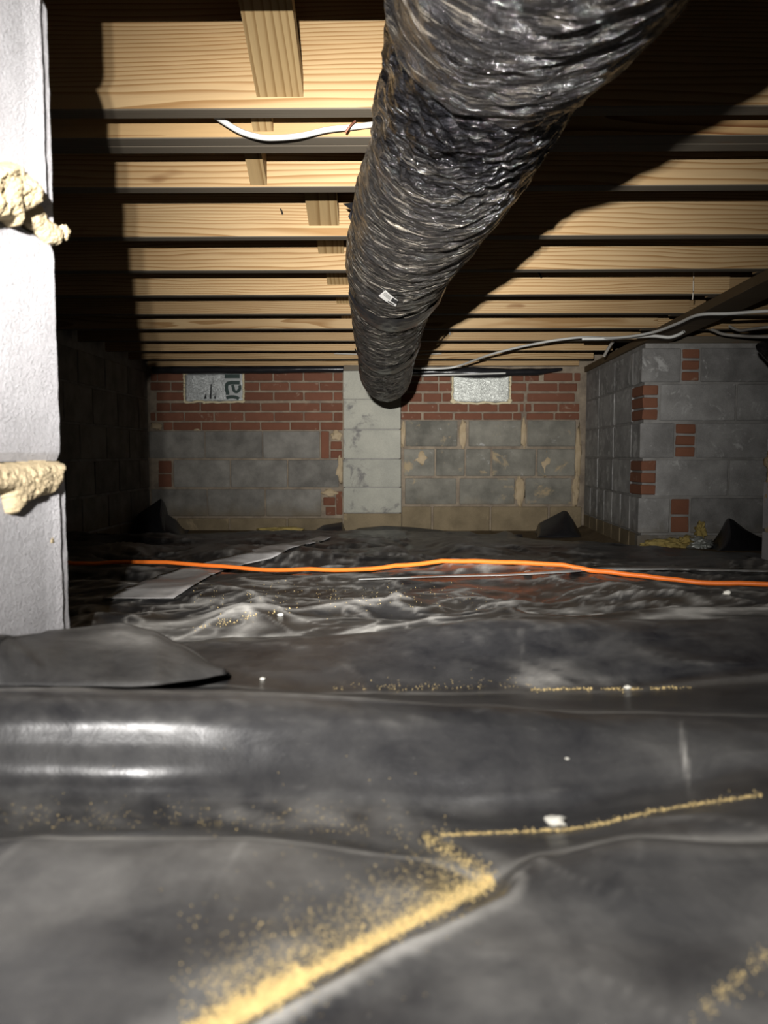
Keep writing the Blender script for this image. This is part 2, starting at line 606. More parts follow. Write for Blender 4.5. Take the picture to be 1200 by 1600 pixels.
left_bricks = [
    (142, 183, [(118, 150), (155, 296), (608, 752), (760, 910), (917, 1066), (1072, 1118)]),
    (192, 233, [(118, 219), (227, 296), (608, 681), (688, 836), (845, 993), (1000, 1118)]),
    (244, 286, [(150, 296), (608, 755), (763, 912), (920, 1066), (1073, 1118)]),
    (299, 340, [(150, 219), (225, 372), (380, 530), (537, 687), (694, 840), (848, 998), (1005, 1118)]),
    (349, 391, [(118, 142), (150, 290), (297, 445), (453, 600), (610, 758), (764, 912), (920, 1066), (1073, 1118)]),
    (400, 440, [(185, 231), (236, 380), (386, 530), (537, 687), (694, 841), (848, 996), (1003, 1118)]),
]
for v0, v1, row in left_bricks:
    for a, b in row:
        piece(back, bk, lx(a), lx(b), 540 + v0 / S1, 540 + v1 / S1, YB, M_BRICK, ch=0.004)
right_bricks = [
    (122, 158, [(310, 397), (405, 470), (475, 525), (800, 852), (858, 921), (942, 1070), (1078, 1105)]),
    (169, 204, [(310, 330), (336, 470), (475, 530), (795, 864), (873, 1003), (1008, 1090)]),
    (213, 250, [(305, 397), (405, 485), (490, 530), (795, 853), (868, 1080)]),
    (260, 295, [(305, 334), (340, 468), (474, 602), (608, 735), (742, 826), (835, 852), (860, 886), (897, 1003), (1010, 1100)]),
    (302, 331, [(305, 395), (405, 535), (545, 665), (672, 800), (806, 842), (865, 985), (992, 1100)]),
]
for v0, v1, row in right_bricks:
    for a, b in row:
        piece(back, bk, rx(a), rx(b), 540 + v0 / 2.857, 540 + v1 / 2.857, YB, M_BRICK, ch=0.004)
left_blocks = [
    (445, 586, [(110, 398), (404, 698), (704, 998)]),
    (596, 738, [(240, 530), (537, 828), (836, 1098)]),
    (748, 888, [(125, 411), (417, 711), (719, 1006)]),
]
for v0, v1, row in left_blocks:
    for a, b in row:
        piece(back, cb_, lx(a), lx(b), 540 + v0 / S1, 540 + v1 / S1, YB, M_BLOCK, proud=0.006, ch=0.005)
for a, b, c, d in [(1006, 446, 1047, 588), (1056, 500, 1113, 540), (1056, 548, 1113, 586), (160, 600, 226, 664), (160, 670, 226, 736), (1085, 760, 1116, 880), (1018, 790, 1078, 832), (1030, 840, 1080, 884)]:
    piece(back, bk, lx(a), lx(c), 540 + b / S1, 540 + d / S1, YB, M_BRICK, ch=0.004)
for a, b in [(-30, 250), (258, 527), (533, 826), (832, 1118)]:
    piece(back, cb_, lx(a), lx(b), 540 + 898 / S1, 540 + 1000 / S1, YB, M_FOOT, proud=0.010, ch=0.006)
right_blocks = [
    (334, 450, [(325, 556), (606, 842), (868, 1085)]),
    (462, 582, [(318, 454), (460, 588), (594, 704), (712, 905), (912, 1082)]),
    (592, 708, [(322, 551), (565, 812), (858, 1066)]),
]
for v0, v1, row in right_blocks:
    for a, b in row:
        piece(back, cb_, rx(a), rx(b), 540 + v0 / 2.857, 540 + v1 / 2.857, YB, M_BLOCKR, proud=0.006, ch=0.005)
for a, b in [(308, 440), (447, 700), (706, 960), (967, 1110)]:
    piece(back, cb_, rx(a), rx(b), 540 + 718 / 2.857, 540 + 830 / 2.857, YB, M_FOOT, proud=0.010, ch=0.006)


def lump(name, c, size, mat, parent=None, seed=0, sub=3, amp=0.25, sq=1.0):
    """an irregular lump of mortar, foam or debris"""
    bm = bmesh.new()
    bmesh.ops.create_icosphere(bm, subdivisions=sub, radius=1.0)
    for v in bm.verts:
        n_ = v.co.normalized()
        k = 1 + amp * fbm(n_.x * 1.6 + seed * 3.7, n_.y * 1.6, n_.z * 1.6, 4)
        v.co = Vector((n_.x * k * size[0], n_.y * k * size[1], n_.z * k * size[2]))
    me = bpy.data.meshes.new(name)
    bm.to_mesh(me)
    bm.free()
    return link(name, me, mat, parent, loc=c, smooth=True)


# buff mortar smeared over wide joints of the back wall
for i, (u, v, du, dv) in enumerate([(rx(583), 540 + 395 / 2.857, 6, 20), (rx(852), 540 + 395 / 2.857, 4, 21), (rx(832), 540 + 650 / 2.857, 7, 21), (rx(395), 540 + 500 / 2.857, 10, 14),
                                    (rx(955), 540 + 520 / 2.857, 13, 20), (rx(1095), 540 + 480 / 2.857, 5, 40), (rx(1085), 540 + 650 / 2.857, 6, 22), (rx(312), 540 + 400 / 2.857, 4, 22),
                                    (lx(1085), 540 + 468 / S1, 9, 7), (lx(1100), 540 + 650 / S1, 6, 20), (lx(1050), 540 + 765 / S1, 12, 5), (lx(150), 540 + 420 / S1, 9, 6), (lx(360), 540 + 438 / S1, 5, 2)]):
    c = P(u, v, YB)
    s = YB / FPX
    lump('mortar_smear', Vector((c.x, YB + 0.002, c.z)), (du * s, 0.012, dv * s), M_MORTD, back, i, 3, 0.55)

# block pilaster in the middle of the back wall
YP = 5.36
pil = empty('block_pilaster', (P(581, 826, YP).x, YP + 0.1, 0.0))
tag(pil, 'pale grey stacked block pilaster against the middle of the back wall', 'pilaster')
off = -pil.location
pm = plane_mesh_box('mortar_core', (P(539, 800, YP).x, YP + 0.006, -0.03), (P(624, 800, YP).x, YB, P(580, 580, YP).z), M_MORTG, False)
pm.parent = pil
pm.location = off
for v0, v1, m_ in [(579, 623.0, M_PIL), (624.2, 670.4, M_PIL), (671.6, 716.5, M_PIL), (717.7, 760.8, M_PIL), (762.0, 801, M_PIL), (802, 846, M_FOOT)]:
    p0, p1 = P(536.5 + random.uniform(-0.6, 0.6), v1, YP), P(626.5 + random.uniform(-0.6, 0.6), v0, YP)
    o = box(cb_, Vector(((p0.x + p1.x) / 2, YP + 0.094, (p0.z + p1.z) / 2)) + off, (p1.x - p0.x, 0.186, p1.z - p0.z), m_, pil, 0.003, 0.0015)
pc = P(551, 576, YP)
tag(box('wood_shim', Vector((pc.x, YP + 0.06, P(551, 578.6, YP).z + 0.018)), (0.125, 0.10, 0.036), M_WOODB, None, 0.002, 0.001), 'short wood block on top of the pale pilaster under the last joist', 'shim')

# the wall on the right: side face (skewed) and the face that turns towards the right
CB = Vector((1.371, YB, 0))
CF = Vector((1.316, 4.11, 0))
side = mk('wall_right', [(CB.x + .006, CB.y + .1, -.25), (CF.x + .008, CF.y + .008, -.25), (2.9, CF.y + .008, -.25), (2.9, YB + .1, -.25),
                         (CB.x + .006, CB.y + .1, WALL_TOP), (CF.x + .008, CF.y + .008, WALL_TOP), (2.9, CF.y + .008, WALL_TOP), (2.9, YB + .1, WALL_TOP)],
          [(0, 1, 5, 4), (1, 2, 6, 5), (2, 3, 7, 6), (3, 0, 4, 7), (4, 5, 6, 7), (3, 2, 1, 0)], M_MORTG)
side['kind'] = 'structure'
DF = 4.11
course_v = [(544, 597), (600, 657.5), (661, 715.5), (718.5, 775), (778, 833), (836, 892)]
zs = [(P(1000, b, DF).z, P(1000, a, DF).z) for a, b in course_v]
front_rows = [
    [('b', 1000, 1060), ('q', 1063, 1089), ('b', 1092, 1210), ('b', 1213, 1330), ('b', 1333, 1450)],
    [('b', 1030, 1147), ('b', 1150, 1267), ('b', 1270, 1388)],
    [('b', 1000, 1053), ('q', 1056, 1086), ('b', 1089, 1206), ('b', 1209, 1326), ('b', 1329, 1446)],
    [('b', 1026, 1139), ('b', 1142, 1259), ('b', 1262, 1380)],
    [('b', 1000, 1049), ('q', 1052, 1080), ('b', 1083, 1200), ('b', 1203, 1320), ('b', 1323, 1440)],
    [('b', 1000, 1090), ('b', 1093, 1210), ('b', 1213, 1330), ('b', 1333, 1440)],
]
for ci, row in enumerate(front_rows):
    z0, z1 = zs[ci]
    for typ, u0, u1 in row:
        x0, x1 = P(u0, 700, DF).x, P(u1, 700, DF).x
        if typ == 'b':
            corner = abs(u0 - 1000) < 1
            box(cb_, Vector(((x0 + x1) / 2, DF + .025, (z0 + z1) / 2)), (x1 - x0, 0.05, z1 - z0), M_BLOCKW, side, 0.004, 0.001)
        else:
            nb = 2 if ci == 4 else 3
            hh = (z1 - z0) / nb
            for k in range(nb):
                box(bk, Vector(((x0 + x1) / 2, DF + .025, z0 + hh * (k + .5))), (x1 - x0, 0.05, hh - .012), M_BRICKQ, side, 0.004, 0.002)
# brick quoins at the corner, both faces
sd = (CB - CF).normalized()
for ci in (1, 3):
    z0, z1 = zs[ci]
    hh = (z1 - z0) / 3
    for k in range(3):
        x1 = P(1026, 700, DF).x
        box(bk, Vector(((CF.x + x1) / 2 - .001, DF + .094, z0 + hh * (k + .5))), (x1 - CF.x, 0.194, hh - .012), M_BRICKQ, side, 0.004, 0.002)
# side face blocks, running bond
ang = math.atan2(sd.x, sd.y)
R_side = Matrix.Rotation(-ang, 3, 'Z')
nrm = Vector((-sd.y, sd.x, 0))
L_side = (CB - CF).length
for ci, (z0, z1) in enumerate(zs):
    s = 0.0 if ci not in (1, 3) else 0.2
    first = True
    while s < L_side - .02:
        w = (0.200 if (first and ci in (0, 2, 4, 5)) else 0.4064)
        if ci >= 4:
            w = 0.2032
        e = min(s + w, L_side - .004)
        c = CF + sd * ((s + e) / 2) - nrm * (.025 - .003) + Vector((0, 0, (z0 + z1) / 2))
        if e - s > .03:
            box(cb_, c, (0.05, e - s - .009, z1 - z0), M_FOOT if ci == 5 else M_BLOCKS, side, 0.004, 0.0015, R_side)
        first = False
        s += w
# left wall, nearly all of it in the shade of the near wall
XL = P(232, 700, YB).x
wl = plane_mesh_box('wall_left', (XL - .22, 0.75, -.25), (XL - .005, YB + .1, WALL_TOP + .24), M_MORTG)
for ci, (v0, v1) in enumerate([(582, 622), (625, 671), (673.5, 715.5), (718.5, 761), (764, 806), (809, 850)]):
    z0, z1 = P(232, v1, YB).z, P(232, v0, YB).z
    y = YB
    first = True
    while y > 1.6:
        w = 0.2032 if (first and ci % 2) else 0.4064
        box(cb_, Vector((XL - .025 + .003, y - w / 2, (z0 + z1) / 2)), (.05, w - .01, z1 - z0), M_BLOCK, wl, 0.004, 0.001)
        y -= w
        first = False

# near wall: its reveal (the side of the access opening) fills the left edge of the view
XJ = P(100, 700, 0.685).x
YN0, YN1 = 0.487, 0.685
nw = plane_mesh_box('wall_front', (-2.6, YN0 + .012, -.25), (XJ - .014, YN1 - .014, ZJ), M_MORTG)
zc = [P(90, 985, .68).z - .13, P(90, 733, .68).z, P(90, 376, .68).z]
zt = [P(90, 733, .68).z, P(90, 376, .68).z, P(90, 376, .68).z + .203]
# courses (bottom to top): block end with a sash groove, plain face, block end
courses = [(-.10, P(90, 960, .68).z - .06, 'p'), (P(90, 960, .68).z - .05, P(95, 735, .68).z, 'g'), (P(95, 720, .68).z, P(95, 384, .68).z, 'p'), (P(95, 366, .68).z, P(95, 366, .68).z + .1937, 'g'), (P(95, 366, .68).z + .203, ZJ - .002, 'p')]


def jamb_block(z0, z1, grooved, far):
    """wall block seen from its end; far face y can differ a little between courses"""
    verts, faces = [], []
    y0, y1 = YN0, far
    # outline of the end (plan view), from near to far, x is depth of the face
    if grooved:
        prof = [(y0, -.003), (y0 + .004, 0), (y1 - .050, 0), (y1 - .035, .0014), (y1 - .025, .003), (y1 - .0225, .0022), (y1 - .022, -.012), (y1 - .0204, -.012), (y1 - .0202, -.003), (y1 - .013, -.001), (y1 - .004, -.001), (y1, -.004)]
    else:
        prof = [(y0, -.003), (y0 + .004, 0), (y1 - .05, 0), (y1 - .025, 0), (y1 - .004, 0), (y1, -.004)]
    prof = [(y0, -.40)] + prof + [(y1, -.40)]
    nz = 26
    n = len(prof)
    for k in range(nz + 1):
        t = k / nz
        z = z0 + (z1 - z0) * t
        edge = .003 if k in (0, nz) else 0
        for i, (y, x) in enumerate(prof):
            w = 0
            if 1 < i < n - 1:
                w = .0006 * fbm(y * 60, z * 60, 4.2 + z0 * 9, 3)
            wy = .0012 * fbm(z * 55, 1.3 + z0 * 5, i * .02, 3) if i >= 4 else 0
            verts.append((XJ + x + w - edge, y + wy, z))
    for k in range(nz):
        for i in range(n):
            i2 = (i + 1) % n
            faces.append((k * n + i, k * n + i2, (k + 1) * n + i2, (k + 1) * n + i))
    faces.append(tuple(reversed(range(n))))
    faces.append(tuple(nz * n + i for i in range(n)))
    c = Vector((XJ - .2, (y0 + y1) / 2, (z0 + z1) / 2))
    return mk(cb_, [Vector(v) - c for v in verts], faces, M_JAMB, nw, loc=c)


fars = [P(104, 900, .68).y] * 5
for (z0, z1, kind), far in zip(courses, (.690, .690, .680, .684, .684)):
    jamb_block(z0, z1, kind == 'g', far)
    for q in range(5):
        x1 = XJ - .41 - q * .4064 - (.2 if kind == 'p' else 0)
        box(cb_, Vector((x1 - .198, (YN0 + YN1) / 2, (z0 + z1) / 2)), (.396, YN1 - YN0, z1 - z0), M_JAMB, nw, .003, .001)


def jamb_pt(u, v):
    r = ray(u, v)
    k = XJ / r.x
    return Vector((XJ, r.y * k, r.z * k + CAMZ))


def mortar_patch(poly, tmax, seed, step=1.6):
    """squeezed-out mortar: outline on the reveal, thickness grows from its edge"""
    us_ = [p[0] for p in poly]
    vs_ = [p[1] for p in poly]
    nu, nv = int((max(us_) - min(us_)) / step) + 5, int((max(vs_) - min(vs_)) / step) + 5
    idx, verts, faces = {}, [], []
    closed = poly + [poly[0]]
    for a in range(nu):
        for b in range(nv):
            u, v = min(us_) + (a - 2) * step, min(vs_) + (b - 2) * step
            ins = False
            for (x0, y0), (x1, y1) in zip(closed, closed[1:]):
                if (y0 > v) != (y1 > v) and u < (x1 - x0) * (v - y0) / (y1 - y0) + x0:
                    ins = not ins
            dd, _ = seg_dist(u, v, closed)
            if not ins:
                dd = -dd
            if dd < -step * 1.6:
                continue
            k = tmax(u, v) if callable(tmax) else tmax
            t = k * (1 - math.exp(-max(dd, 0) / 5.0)) * (1 + .24 * fbm(u * .035, v * .035, seed, 4)) + .0011 * fbm(u * .22, v * .22, seed, 3) * (dd > 0)
            if dd <= 0:
                t = -.002
            p = jamb_pt(u, v)
            p.x += t
            idx[a, b] = len(verts)
            verts.append(p)
    for (a, b) in list(idx):
        q = [(a, b), (a + 1, b), (a + 1, b + 1), (a, b + 1)]
        if all(k in idx for k in q):
            faces.append(tuple(idx[k] for k in q))
    return mk('mortar_lump', verts, faces, M_MORTT, nw, smooth=True)


def seg_dist(px, py, pts):
    best = (1e9, 0)
    for (a, b), (c, d) in zip(pts, pts[1:]):
        vx, vy = c - a, d - b
        t = max(0, min(1, ((px - a) * vx + (py - b) * vy) / (vx * vx + vy * vy)))
        qx, qy = a + vx * t - px, b + vy * t - py
        dd = math.hypot(qx, qy)
        if dd < best[0]:
            best = (dd, vx * (py - b) - vy * (px - a))
    return best


mp1 = [(-70, 190), (0, 190), (80, 185), (150, 230), (230, 330), (310, 400), (370, 460), (470, 500), (510, 600), (530, 690), (440, 760), (370, 800), (250, 860), (170, 880), (150, 1060), (90, 1060), (0, 970), (-70, 960)]
mp1 = [(x / 8.42 if x >= 0 else x, 230 + y / 8.42) for x, y in mp1]
mortar_patch(mp1, lambda u, v: .017 if u < 35 else .013, 1)
mp1b = [(330, 830), (430, 770), (540, 740), (610, 930), (700, 990), (800, 1050), (838, 1130), (800, 1260), (770, 1285), (640, 1260), (540, 1170), (480, 1100), (400, 1060), (340, 1000)]
mortar_patch([(x / 8.42, 230 + y / 8.42) for x, y in mp1b], .005, 3)
mp2 = [(-80, 195), (0, 185), (300, 160), (490, 170), (492, 250), (468, 262), (478, 310), (420, 400), (390, 430), (280, 450), (180, 500), (120, 560), (90, 595), (40, 580), (0, 420), (-80, 400)]
mortar_patch([(x / 5.164 if x >= 0 else x, 690 + y / 5.164) for x, y in mp2], .011, 6)
lump('mortar_lump', jamb_pt(101, 363), (.004, .007, .006), M_MORTT, nw, 5, 3, .4)
lump('mortar_lump', jamb_pt(80, 845), (.002, .004, .003), M_MORTT, nw, 6, 2, .4)
for z in (P(95, 375, .68).z, P(95, 727, .68).z):
    box('mortar_joint', Vector((XJ - .2, (YN0 + YN1) / 2, z)), (.388, YN1 - YN0 - .012, .012), M_MORTT, nw, .001, .001)

# ceiling (subfloor on the joists)
plane_mesh_box('ceiling', (-2.4, .3, ZJ + .235), (3.0, YB + .25, ZJ + .262), M_SUB)

# ------------------------------------------------------------------ joists
GJ = 'pine floor joists'


def joist(y, x0, x1, label, mat=M_WOOD, z=ZJ, h=.235, t=.038):
    v = [(x, yy, zz) for x in (0, x1 - x0) for yy in (0, t) for zz in (0, h)]
    e = .002
    L = x1 - x0
    prof = [(0, e), (0, h), (t, h), (t, e), (t - e, 0), (e, 0)]
    n = 24
    verts, faces = [], []
    for k in range(n + 1):
        x = L * k / n
        w = .0016 * fbm(x * .9, y * 3, 0, 2)
        for (a, b) in prof:
            verts.append((x - L / 2, a + w, b + w))
    m = len(prof)
    mi = []
    for k in range(n):
        for i in range(m):
            i2 = (i + 1) % m
            faces.append((k * m + i, (k + 1) * m + i, (k + 1) * m + i2, k * m + i2))
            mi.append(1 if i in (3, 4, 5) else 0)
    faces += [tuple(range(m)), tuple(n * m + i for i in reversed(range(m)))]
    mi += [0, 0]
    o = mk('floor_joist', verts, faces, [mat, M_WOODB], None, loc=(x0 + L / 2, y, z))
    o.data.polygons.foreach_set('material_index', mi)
    return tag(o, label, 'joist', GJ)


JX0 = XL + .03
JX1 = 1.335
joist(1.0355, JX0, JX1, 'floor joist nearest the camera, overhead above the wide lit board')
joist(1.425, JX0, JX1, 'wide honey-coloured pine joist crossed by the large diagonal brace')
joist(1.552, JX0, JX1, 'front board of the doubled dark-streaked joist above the white cable', M_WOODD)
joist(1.5915, JX0, JX1, 'rear board of the doubled joist, close behind the white cable', M_WOODD)
jl = ['pine joist directly behind the doubled joist, narrow edgewise brace against it',
      'pine joist with flat brace beside the black duct and a small nail in it',
      'pine joist second behind the one with the edgewise brace, short brace end beside the duct',
      'pine joist whose right end laps at the plate by the hanging string',
      'pine joist over the white barcode sticker of the duct, fourth behind the edgewise brace',
      'pine joist fifth behind the edgewise brace, right end stopping on the dark plate',
      'pine joist fourth in front of the back wall, brown knot left of the duct',
      'pine joist third in front of the back wall, grey stained patch right of the duct',
      'pine joist second in front of the back wall, thin wires under it',
      'pine joist closest to the back wall, over the black plastic roll']
jd = [1.832, 2.238, 2.644, 3.05, 3.457, 3.863, 4.27, 4.676, 5.083, 5.480]
ends = [JX1, JX1, JX1, P(1136, 445, 3.05).x, P(1074, 475, 3.457).x, P(1024, 505, 3.863).x, P(985, 525, 4.27).x, P(957, 540, 4.676).x, P(926, 555, 5.083).x, P(905, 570, 5.48).x]
for d, e, lb in zip(jd, ends, jl):
    joist(d, JX0, max(e, 1.30), lb)
for k, (d, w) in enumerate(zip(jd[2:7], ('first', 'second', 'third', 'fourth', 'fifth'))):
    joist(d + .0392, 1.235, 2.85, '%s of the lapped joists right of the dark plate, counted from the camera' % w)

# plate / girder along the top of the side wall
pdv = (CB - CF).normalized()
A = CF - pdv * 2.35
B = CB + pdv * .0
Lp = (B - A).length
Rp = Matrix.Rotation(-math.atan2(pdv.x, pdv.y), 3, 'Z')
me = box_mesh(Lp, .14, .037, .002, .0008)
rot90 = Matrix.Rotation(math.pi / 2, 3, 'Z')
me.transform((Rp @ rot90).to_4x4())
pl = link('girder_plate', me, M_PLATE, None, loc=(A + B) / 2 + Vector((.055, 0, WALL_TOP + .0188)))
tag(pl, 'dark long wooden plate under the joist ends, running from pier to side wall', 'plate')
o = box('sill_plate', Vector((2.12, CF.y + .075, WALL_TOP + .0188)), (1.46, .14, .037), M_WOODB, None, .002, .0008)
tag(o, 'brown sill plate on the block wall at right that has brick infills', 'plate')

# diagonal bridging
GB = 'diagonal bridging braces'


def brace(x, y0, y1, w, t, label, zlo=.022, zhi=.2, name='bridging_brace'):
    a = Vector((x, y1 - .001, ZJ + zlo))
    b = Vector((x, y0 + .001, ZJ + zhi))
    dv = (b - a)
    L = dv.length
    dv.normalize()
    n_ = Vector((1, 0, 0)).cross(dv).normalized()
    if n_.z > 0:
        n_ = -n_
    # cut square to the joist faces: build in the y/z plane
    verts = []
    for sx in (-w / 2, w / 2):
        for (p, sg) in ((a, 0), (b, 0)):
            for q in (0, 1):
                z = p.z + q * t / max(.2, abs(dv.y))
                verts.append(Vector((x + sx, p.y, z)))
    f = [(0, 2, 3, 1), (4, 5, 7, 6), (0, 4, 6, 2), (1, 3, 7, 5), (0, 1, 5, 4), (2, 6, 7, 3)]
    c = (a + b) / 2
    # local x must run along the grain
    ang_ = math.atan2(dv.z, -dv.y)
    M = Matrix((dv, Vector((1, 0, 0)), dv.cross(Vector((1, 0, 0))))).transposed()
    Mi = M.inverted()
    me = bpy.data.meshes.new(name)
    me.from_pydata([tuple(Mi @ (v - c)) for v in verts], [], f)
    me.update()
    o = link(name, me, M_BRACE, None)
    o.matrix_world = M.to_4x4()
    o.location = c
    bm = bmesh.new()
    bm.from_mesh(me)
    bmesh.ops.recalc_face_normals(bm, faces=bm.faces)
    bm.to_mesh(me)
    bm.free()
    return tag(o, label, 'brace', GB)


brace(-.2035, 1.0735, 1.425, .084, .03, 'large flat wooden brace slanting down to the honey-coloured joist', .02, .195)
brace(-.255, 1.463, 1.552, .04, .07, 'stubby brace just above the sagging white cable', .012, .06)
brace(-.313, 1.630, 1.832, .038, .075, 'narrow edgewise brace behind the doubled joist, its side face showing', .005, .12)
bl = ['flat brace on the joist with the small nail, left of the duct', 'second flat brace end left of the duct, one bay farther',
      'third flat brace end left of the duct, partly behind it', 'fourth flat brace end, mostly behind the black duct', 'fifth brace end, a sliver showing beside the duct',
      'sixth brace, deep in the joist bays behind the duct', 'seventh brace, last but two before the back wall', 'eighth brace, last but one before the back wall']
for i in range(8):
    y0 = jd[i] + .038
    brace([-.198, -.21, -.215, -.21, -.215, -.215, -.22, -.215][i], y0, jd[i + 1], .086, .03, bl[i], [.03, .055, .04, .045, .05, .06, .05, .05][i], .2)

# ------------------------------------------------------------------ floor and plastic sheets
def ridge(x, y, z):
    return 1 - abs(noise.noise((x, y, z))) * 2


def fold_d(base_l, base_r):
    """depth of the big fold: at the left it stands steep and curves round towards the camera"""
    def f(u):
        k = max(0.0, min(1.0, (620 - u) / 420))
        k = k * k * (3 - 2 * k)
        return base_r + (base_l - base_r) * k - .042 * max(0.0, min(1.15, (520 - u) / 520)) ** 2
    return f


ROWS_A = [
    ([(0, 1800)], [(0, .195)]),
    ([(0, 1600)], [(0, .235)]),
    ([(0, 1450)], [(0, .283)]),
    ([(-500, 1345), (0, 1338), (300, 1334), (420, 1340), (640, 1362), (760, 1385), (850, 1352), (1000, 1328), (1200, 1332), (1700, 1350)], [(0, .325)]),
    ([(-500, 1318), (0, 1312), (300, 1306), (420, 1311), (640, 1337), (760, 1358), (850, 1330), (1000, 1306), (1200, 1310), (1700, 1330)], [(0, .350)]),
    ([(-500, 1306), (0, 1300), (300, 1296), (420, 1300), (640, 1320), (700, 1303), (880, 1298), (1000, 1274), (1180, 1243), (1700, 1200)], fold_d(.425, .392)),
    ([(-500, 1264), (0, 1258), (420, 1258), (700, 1272), (880, 1265), (1000, 1240), (1180, 1210), (1700, 1180)], fold_d(.459, .425)),
    ([(-500, 1228), (0, 1226), (420, 1228), (700, 1238), (900, 1230), (1200, 1195), (1700, 1170)], fold_d(.470, .437)),
    ([(-500, 1200), (0, 1200), (420, 1202), (900, 1200), (1200, 1172), (1700, 1155)], fold_d(.4755, .447)),
    ([(-500, 1155), (0, 1158), (420, 1160), (900, 1165), (1200, 1152), (1700, 1148)], fold_d(.4790, .460)),
    ([(-500, 1112), (0, 1118), (420, 1122), (900, 1136), (1200, 1138), (1700, 1143)], fold_d(.4850, .474)),
    ([(-500, 1078), (0, 1086), (350, 1092), (560, 1098), (720, 1108), (900, 1114), (1200, 1124), (1700, 1134)], fold_d(.499, .494)),
    ([(-500, 1064), (0, 1073), (350, 1080), (560, 1088), (720, 1100), (900, 1107), (1200, 1118), (1700, 1129)], fold_d(.522, .515)),
    ([(-500, 1058), (0, 1068), (350, 1073), (500, 1082), (800, 1081), (960, 1078), (1200, 1060), (1700, 1050)], [(0, .60), (600, .61), (1200, .63)]),
    ([(-500, 1030), (300, 1045), (620, 1042), (900, 1040), (1200, 1028), (1700, 1020)], [(0, .665)]),
    ([(-500, 1010), (0, 1012), (300, 1013), (500, 1003), (620, 992), (760, 978), (900, 977), (1200, 971), (1700, 966)], [(0, .735)]),
    ([(-500, 1004), (0, 1004), (300, 1005), (500, 995), (620, 986), (760, 971), (900, 970), (1200, 965), (1700, 960)], [(0, .775)]),
    ([(-500, 1003), (0, 1003), (300, 1003), (500, 993), (620, 984), (760, 970), (900, 969), (1200, 964), (1700, 959)], [(0, .88)]),
]


def clampx(p):
    if .455 < p.y < .72 and p.x < XJ + .004:
        p.x = XJ + .004
    return p


def build_sheet(name, rows, us, sub, mat, wrinkle, dustf):
    cols = []
    for u in us:
        ctr = [P(u, smooth_lerp(rv, u), rd(u) if callable(rd) else smooth_lerp(rd, u)) for rv, rd in rows]
        cols.append(catmull(ctr, sub))
    nr, nc = len(cols[0]), len(us)
    verts, dust = [], []
    for i in range(nr):
        for j in range(nc):
            p = cols[j][i].copy()
            s = i / sub
            p.z += wrinkle(p, us[j], s)
            p.x = min(max(p.x, XL + .02), 2.3)
            if p.y > 4.06:
                p.x = min(p.x, CF.x + (p.y - 4.11) * .038 - .01)
            verts.append(clampx(p))
    for i in range(nr):
        for j in range(nc):
            p = verts[i * nc + j]
            a, b = verts[max(i - 2, 0) * nc + j], verts[min(i + 2, nr - 1) * nc + j]
            q, r = verts[i * nc + max(j - 2, 0)], verts[i * nc + min(j + 2, nc - 1)]
            la, lb = (p - a).length + 1e-5, (b - p).length + 1e-5
            cv = ((p - a) / la - (b - p) / lb).z * (1.0 if 0 < i < nr - 1 else 0)
            lc, ld = (p - q).length + 1e-5, (r - p).length + 1e-5
            cv += ((p - q) / lc - (r - p) / ld).z * (1.0 if 0 < j < nc - 1 else 0)
            dust.append(max(0.0, min(1.0, dustf(p, us[j], i / sub, cv))))
    return mk(name, verts, grid_faces(nr, nc), mat, smooth=True, attr={'dust': dust})


def proj(p):
    x, y, z = p.x, p.y, p.z - CAMZ
    x1, y1 = x * CX + y * SX, -x * SX + y * CX
    zc_ = y1 * CP - z * SP
    up = y1 * SP + z * CP
    return 600 + FPX * x1 / zc_, 800 - FPX * up / zc_


CREASE = [(250, 1680), (350, 1602), (480, 1530), (620, 1458), (775, 1380), (772, 1368), (700, 1332), (655, 1308)]


def bell(x, w):
    return math.exp(-(x / w) ** 2)


def wr_a(p, u, s):
    uu, vv = proj(p)
    z = 0.0
    if 1290 < vv < 1800 and uu > 100:
        dd, sd_ = seg_dist(uu, vv, CREASE[:5])
        k = 1.0 if vv > 1375 else max(0, (vv - 1340) / 35)
        w = 22 if sd_ > 0 else 45
        z -= .0065 * math.exp(-(dd / w) ** 2) * k
        if sd_ > 0:
            z += .0022 * math.exp(-((dd - 34) / 22) ** 2) * k
    # gentle sheet undulation and soft diagonal wrinkles
    z += .0035 * fbm(p.x * 5, p.y * 9, 1.0, 3) * (1 if s < 5 else .35 if s < 13 else 1)
    if s > 4.5:
        z += .0011 * fbm(p.x * 16 + p.y * 9, p.y * 22, 2.0, 3)
    z += .0022 * max(0, ridge(p.x * 7 + p.y * 4, p.y * 10 - p.x * 3, 4.4) - .55)
    if uu > 1040 and 1130 < vv < 1260:
        z += .0010 * math.exp(-((uu - 1064 - (vv - 1130) * .12) / 5) ** 2) * bell(vv - 1185, 50)
    if 790 < uu < 840 and 975 < vv < 1075:
        z += .0007 * math.exp(-((uu - 814 - (vv - 1000) * .05) / 4) ** 2) * bell(vv - 1015, 35)
    return z


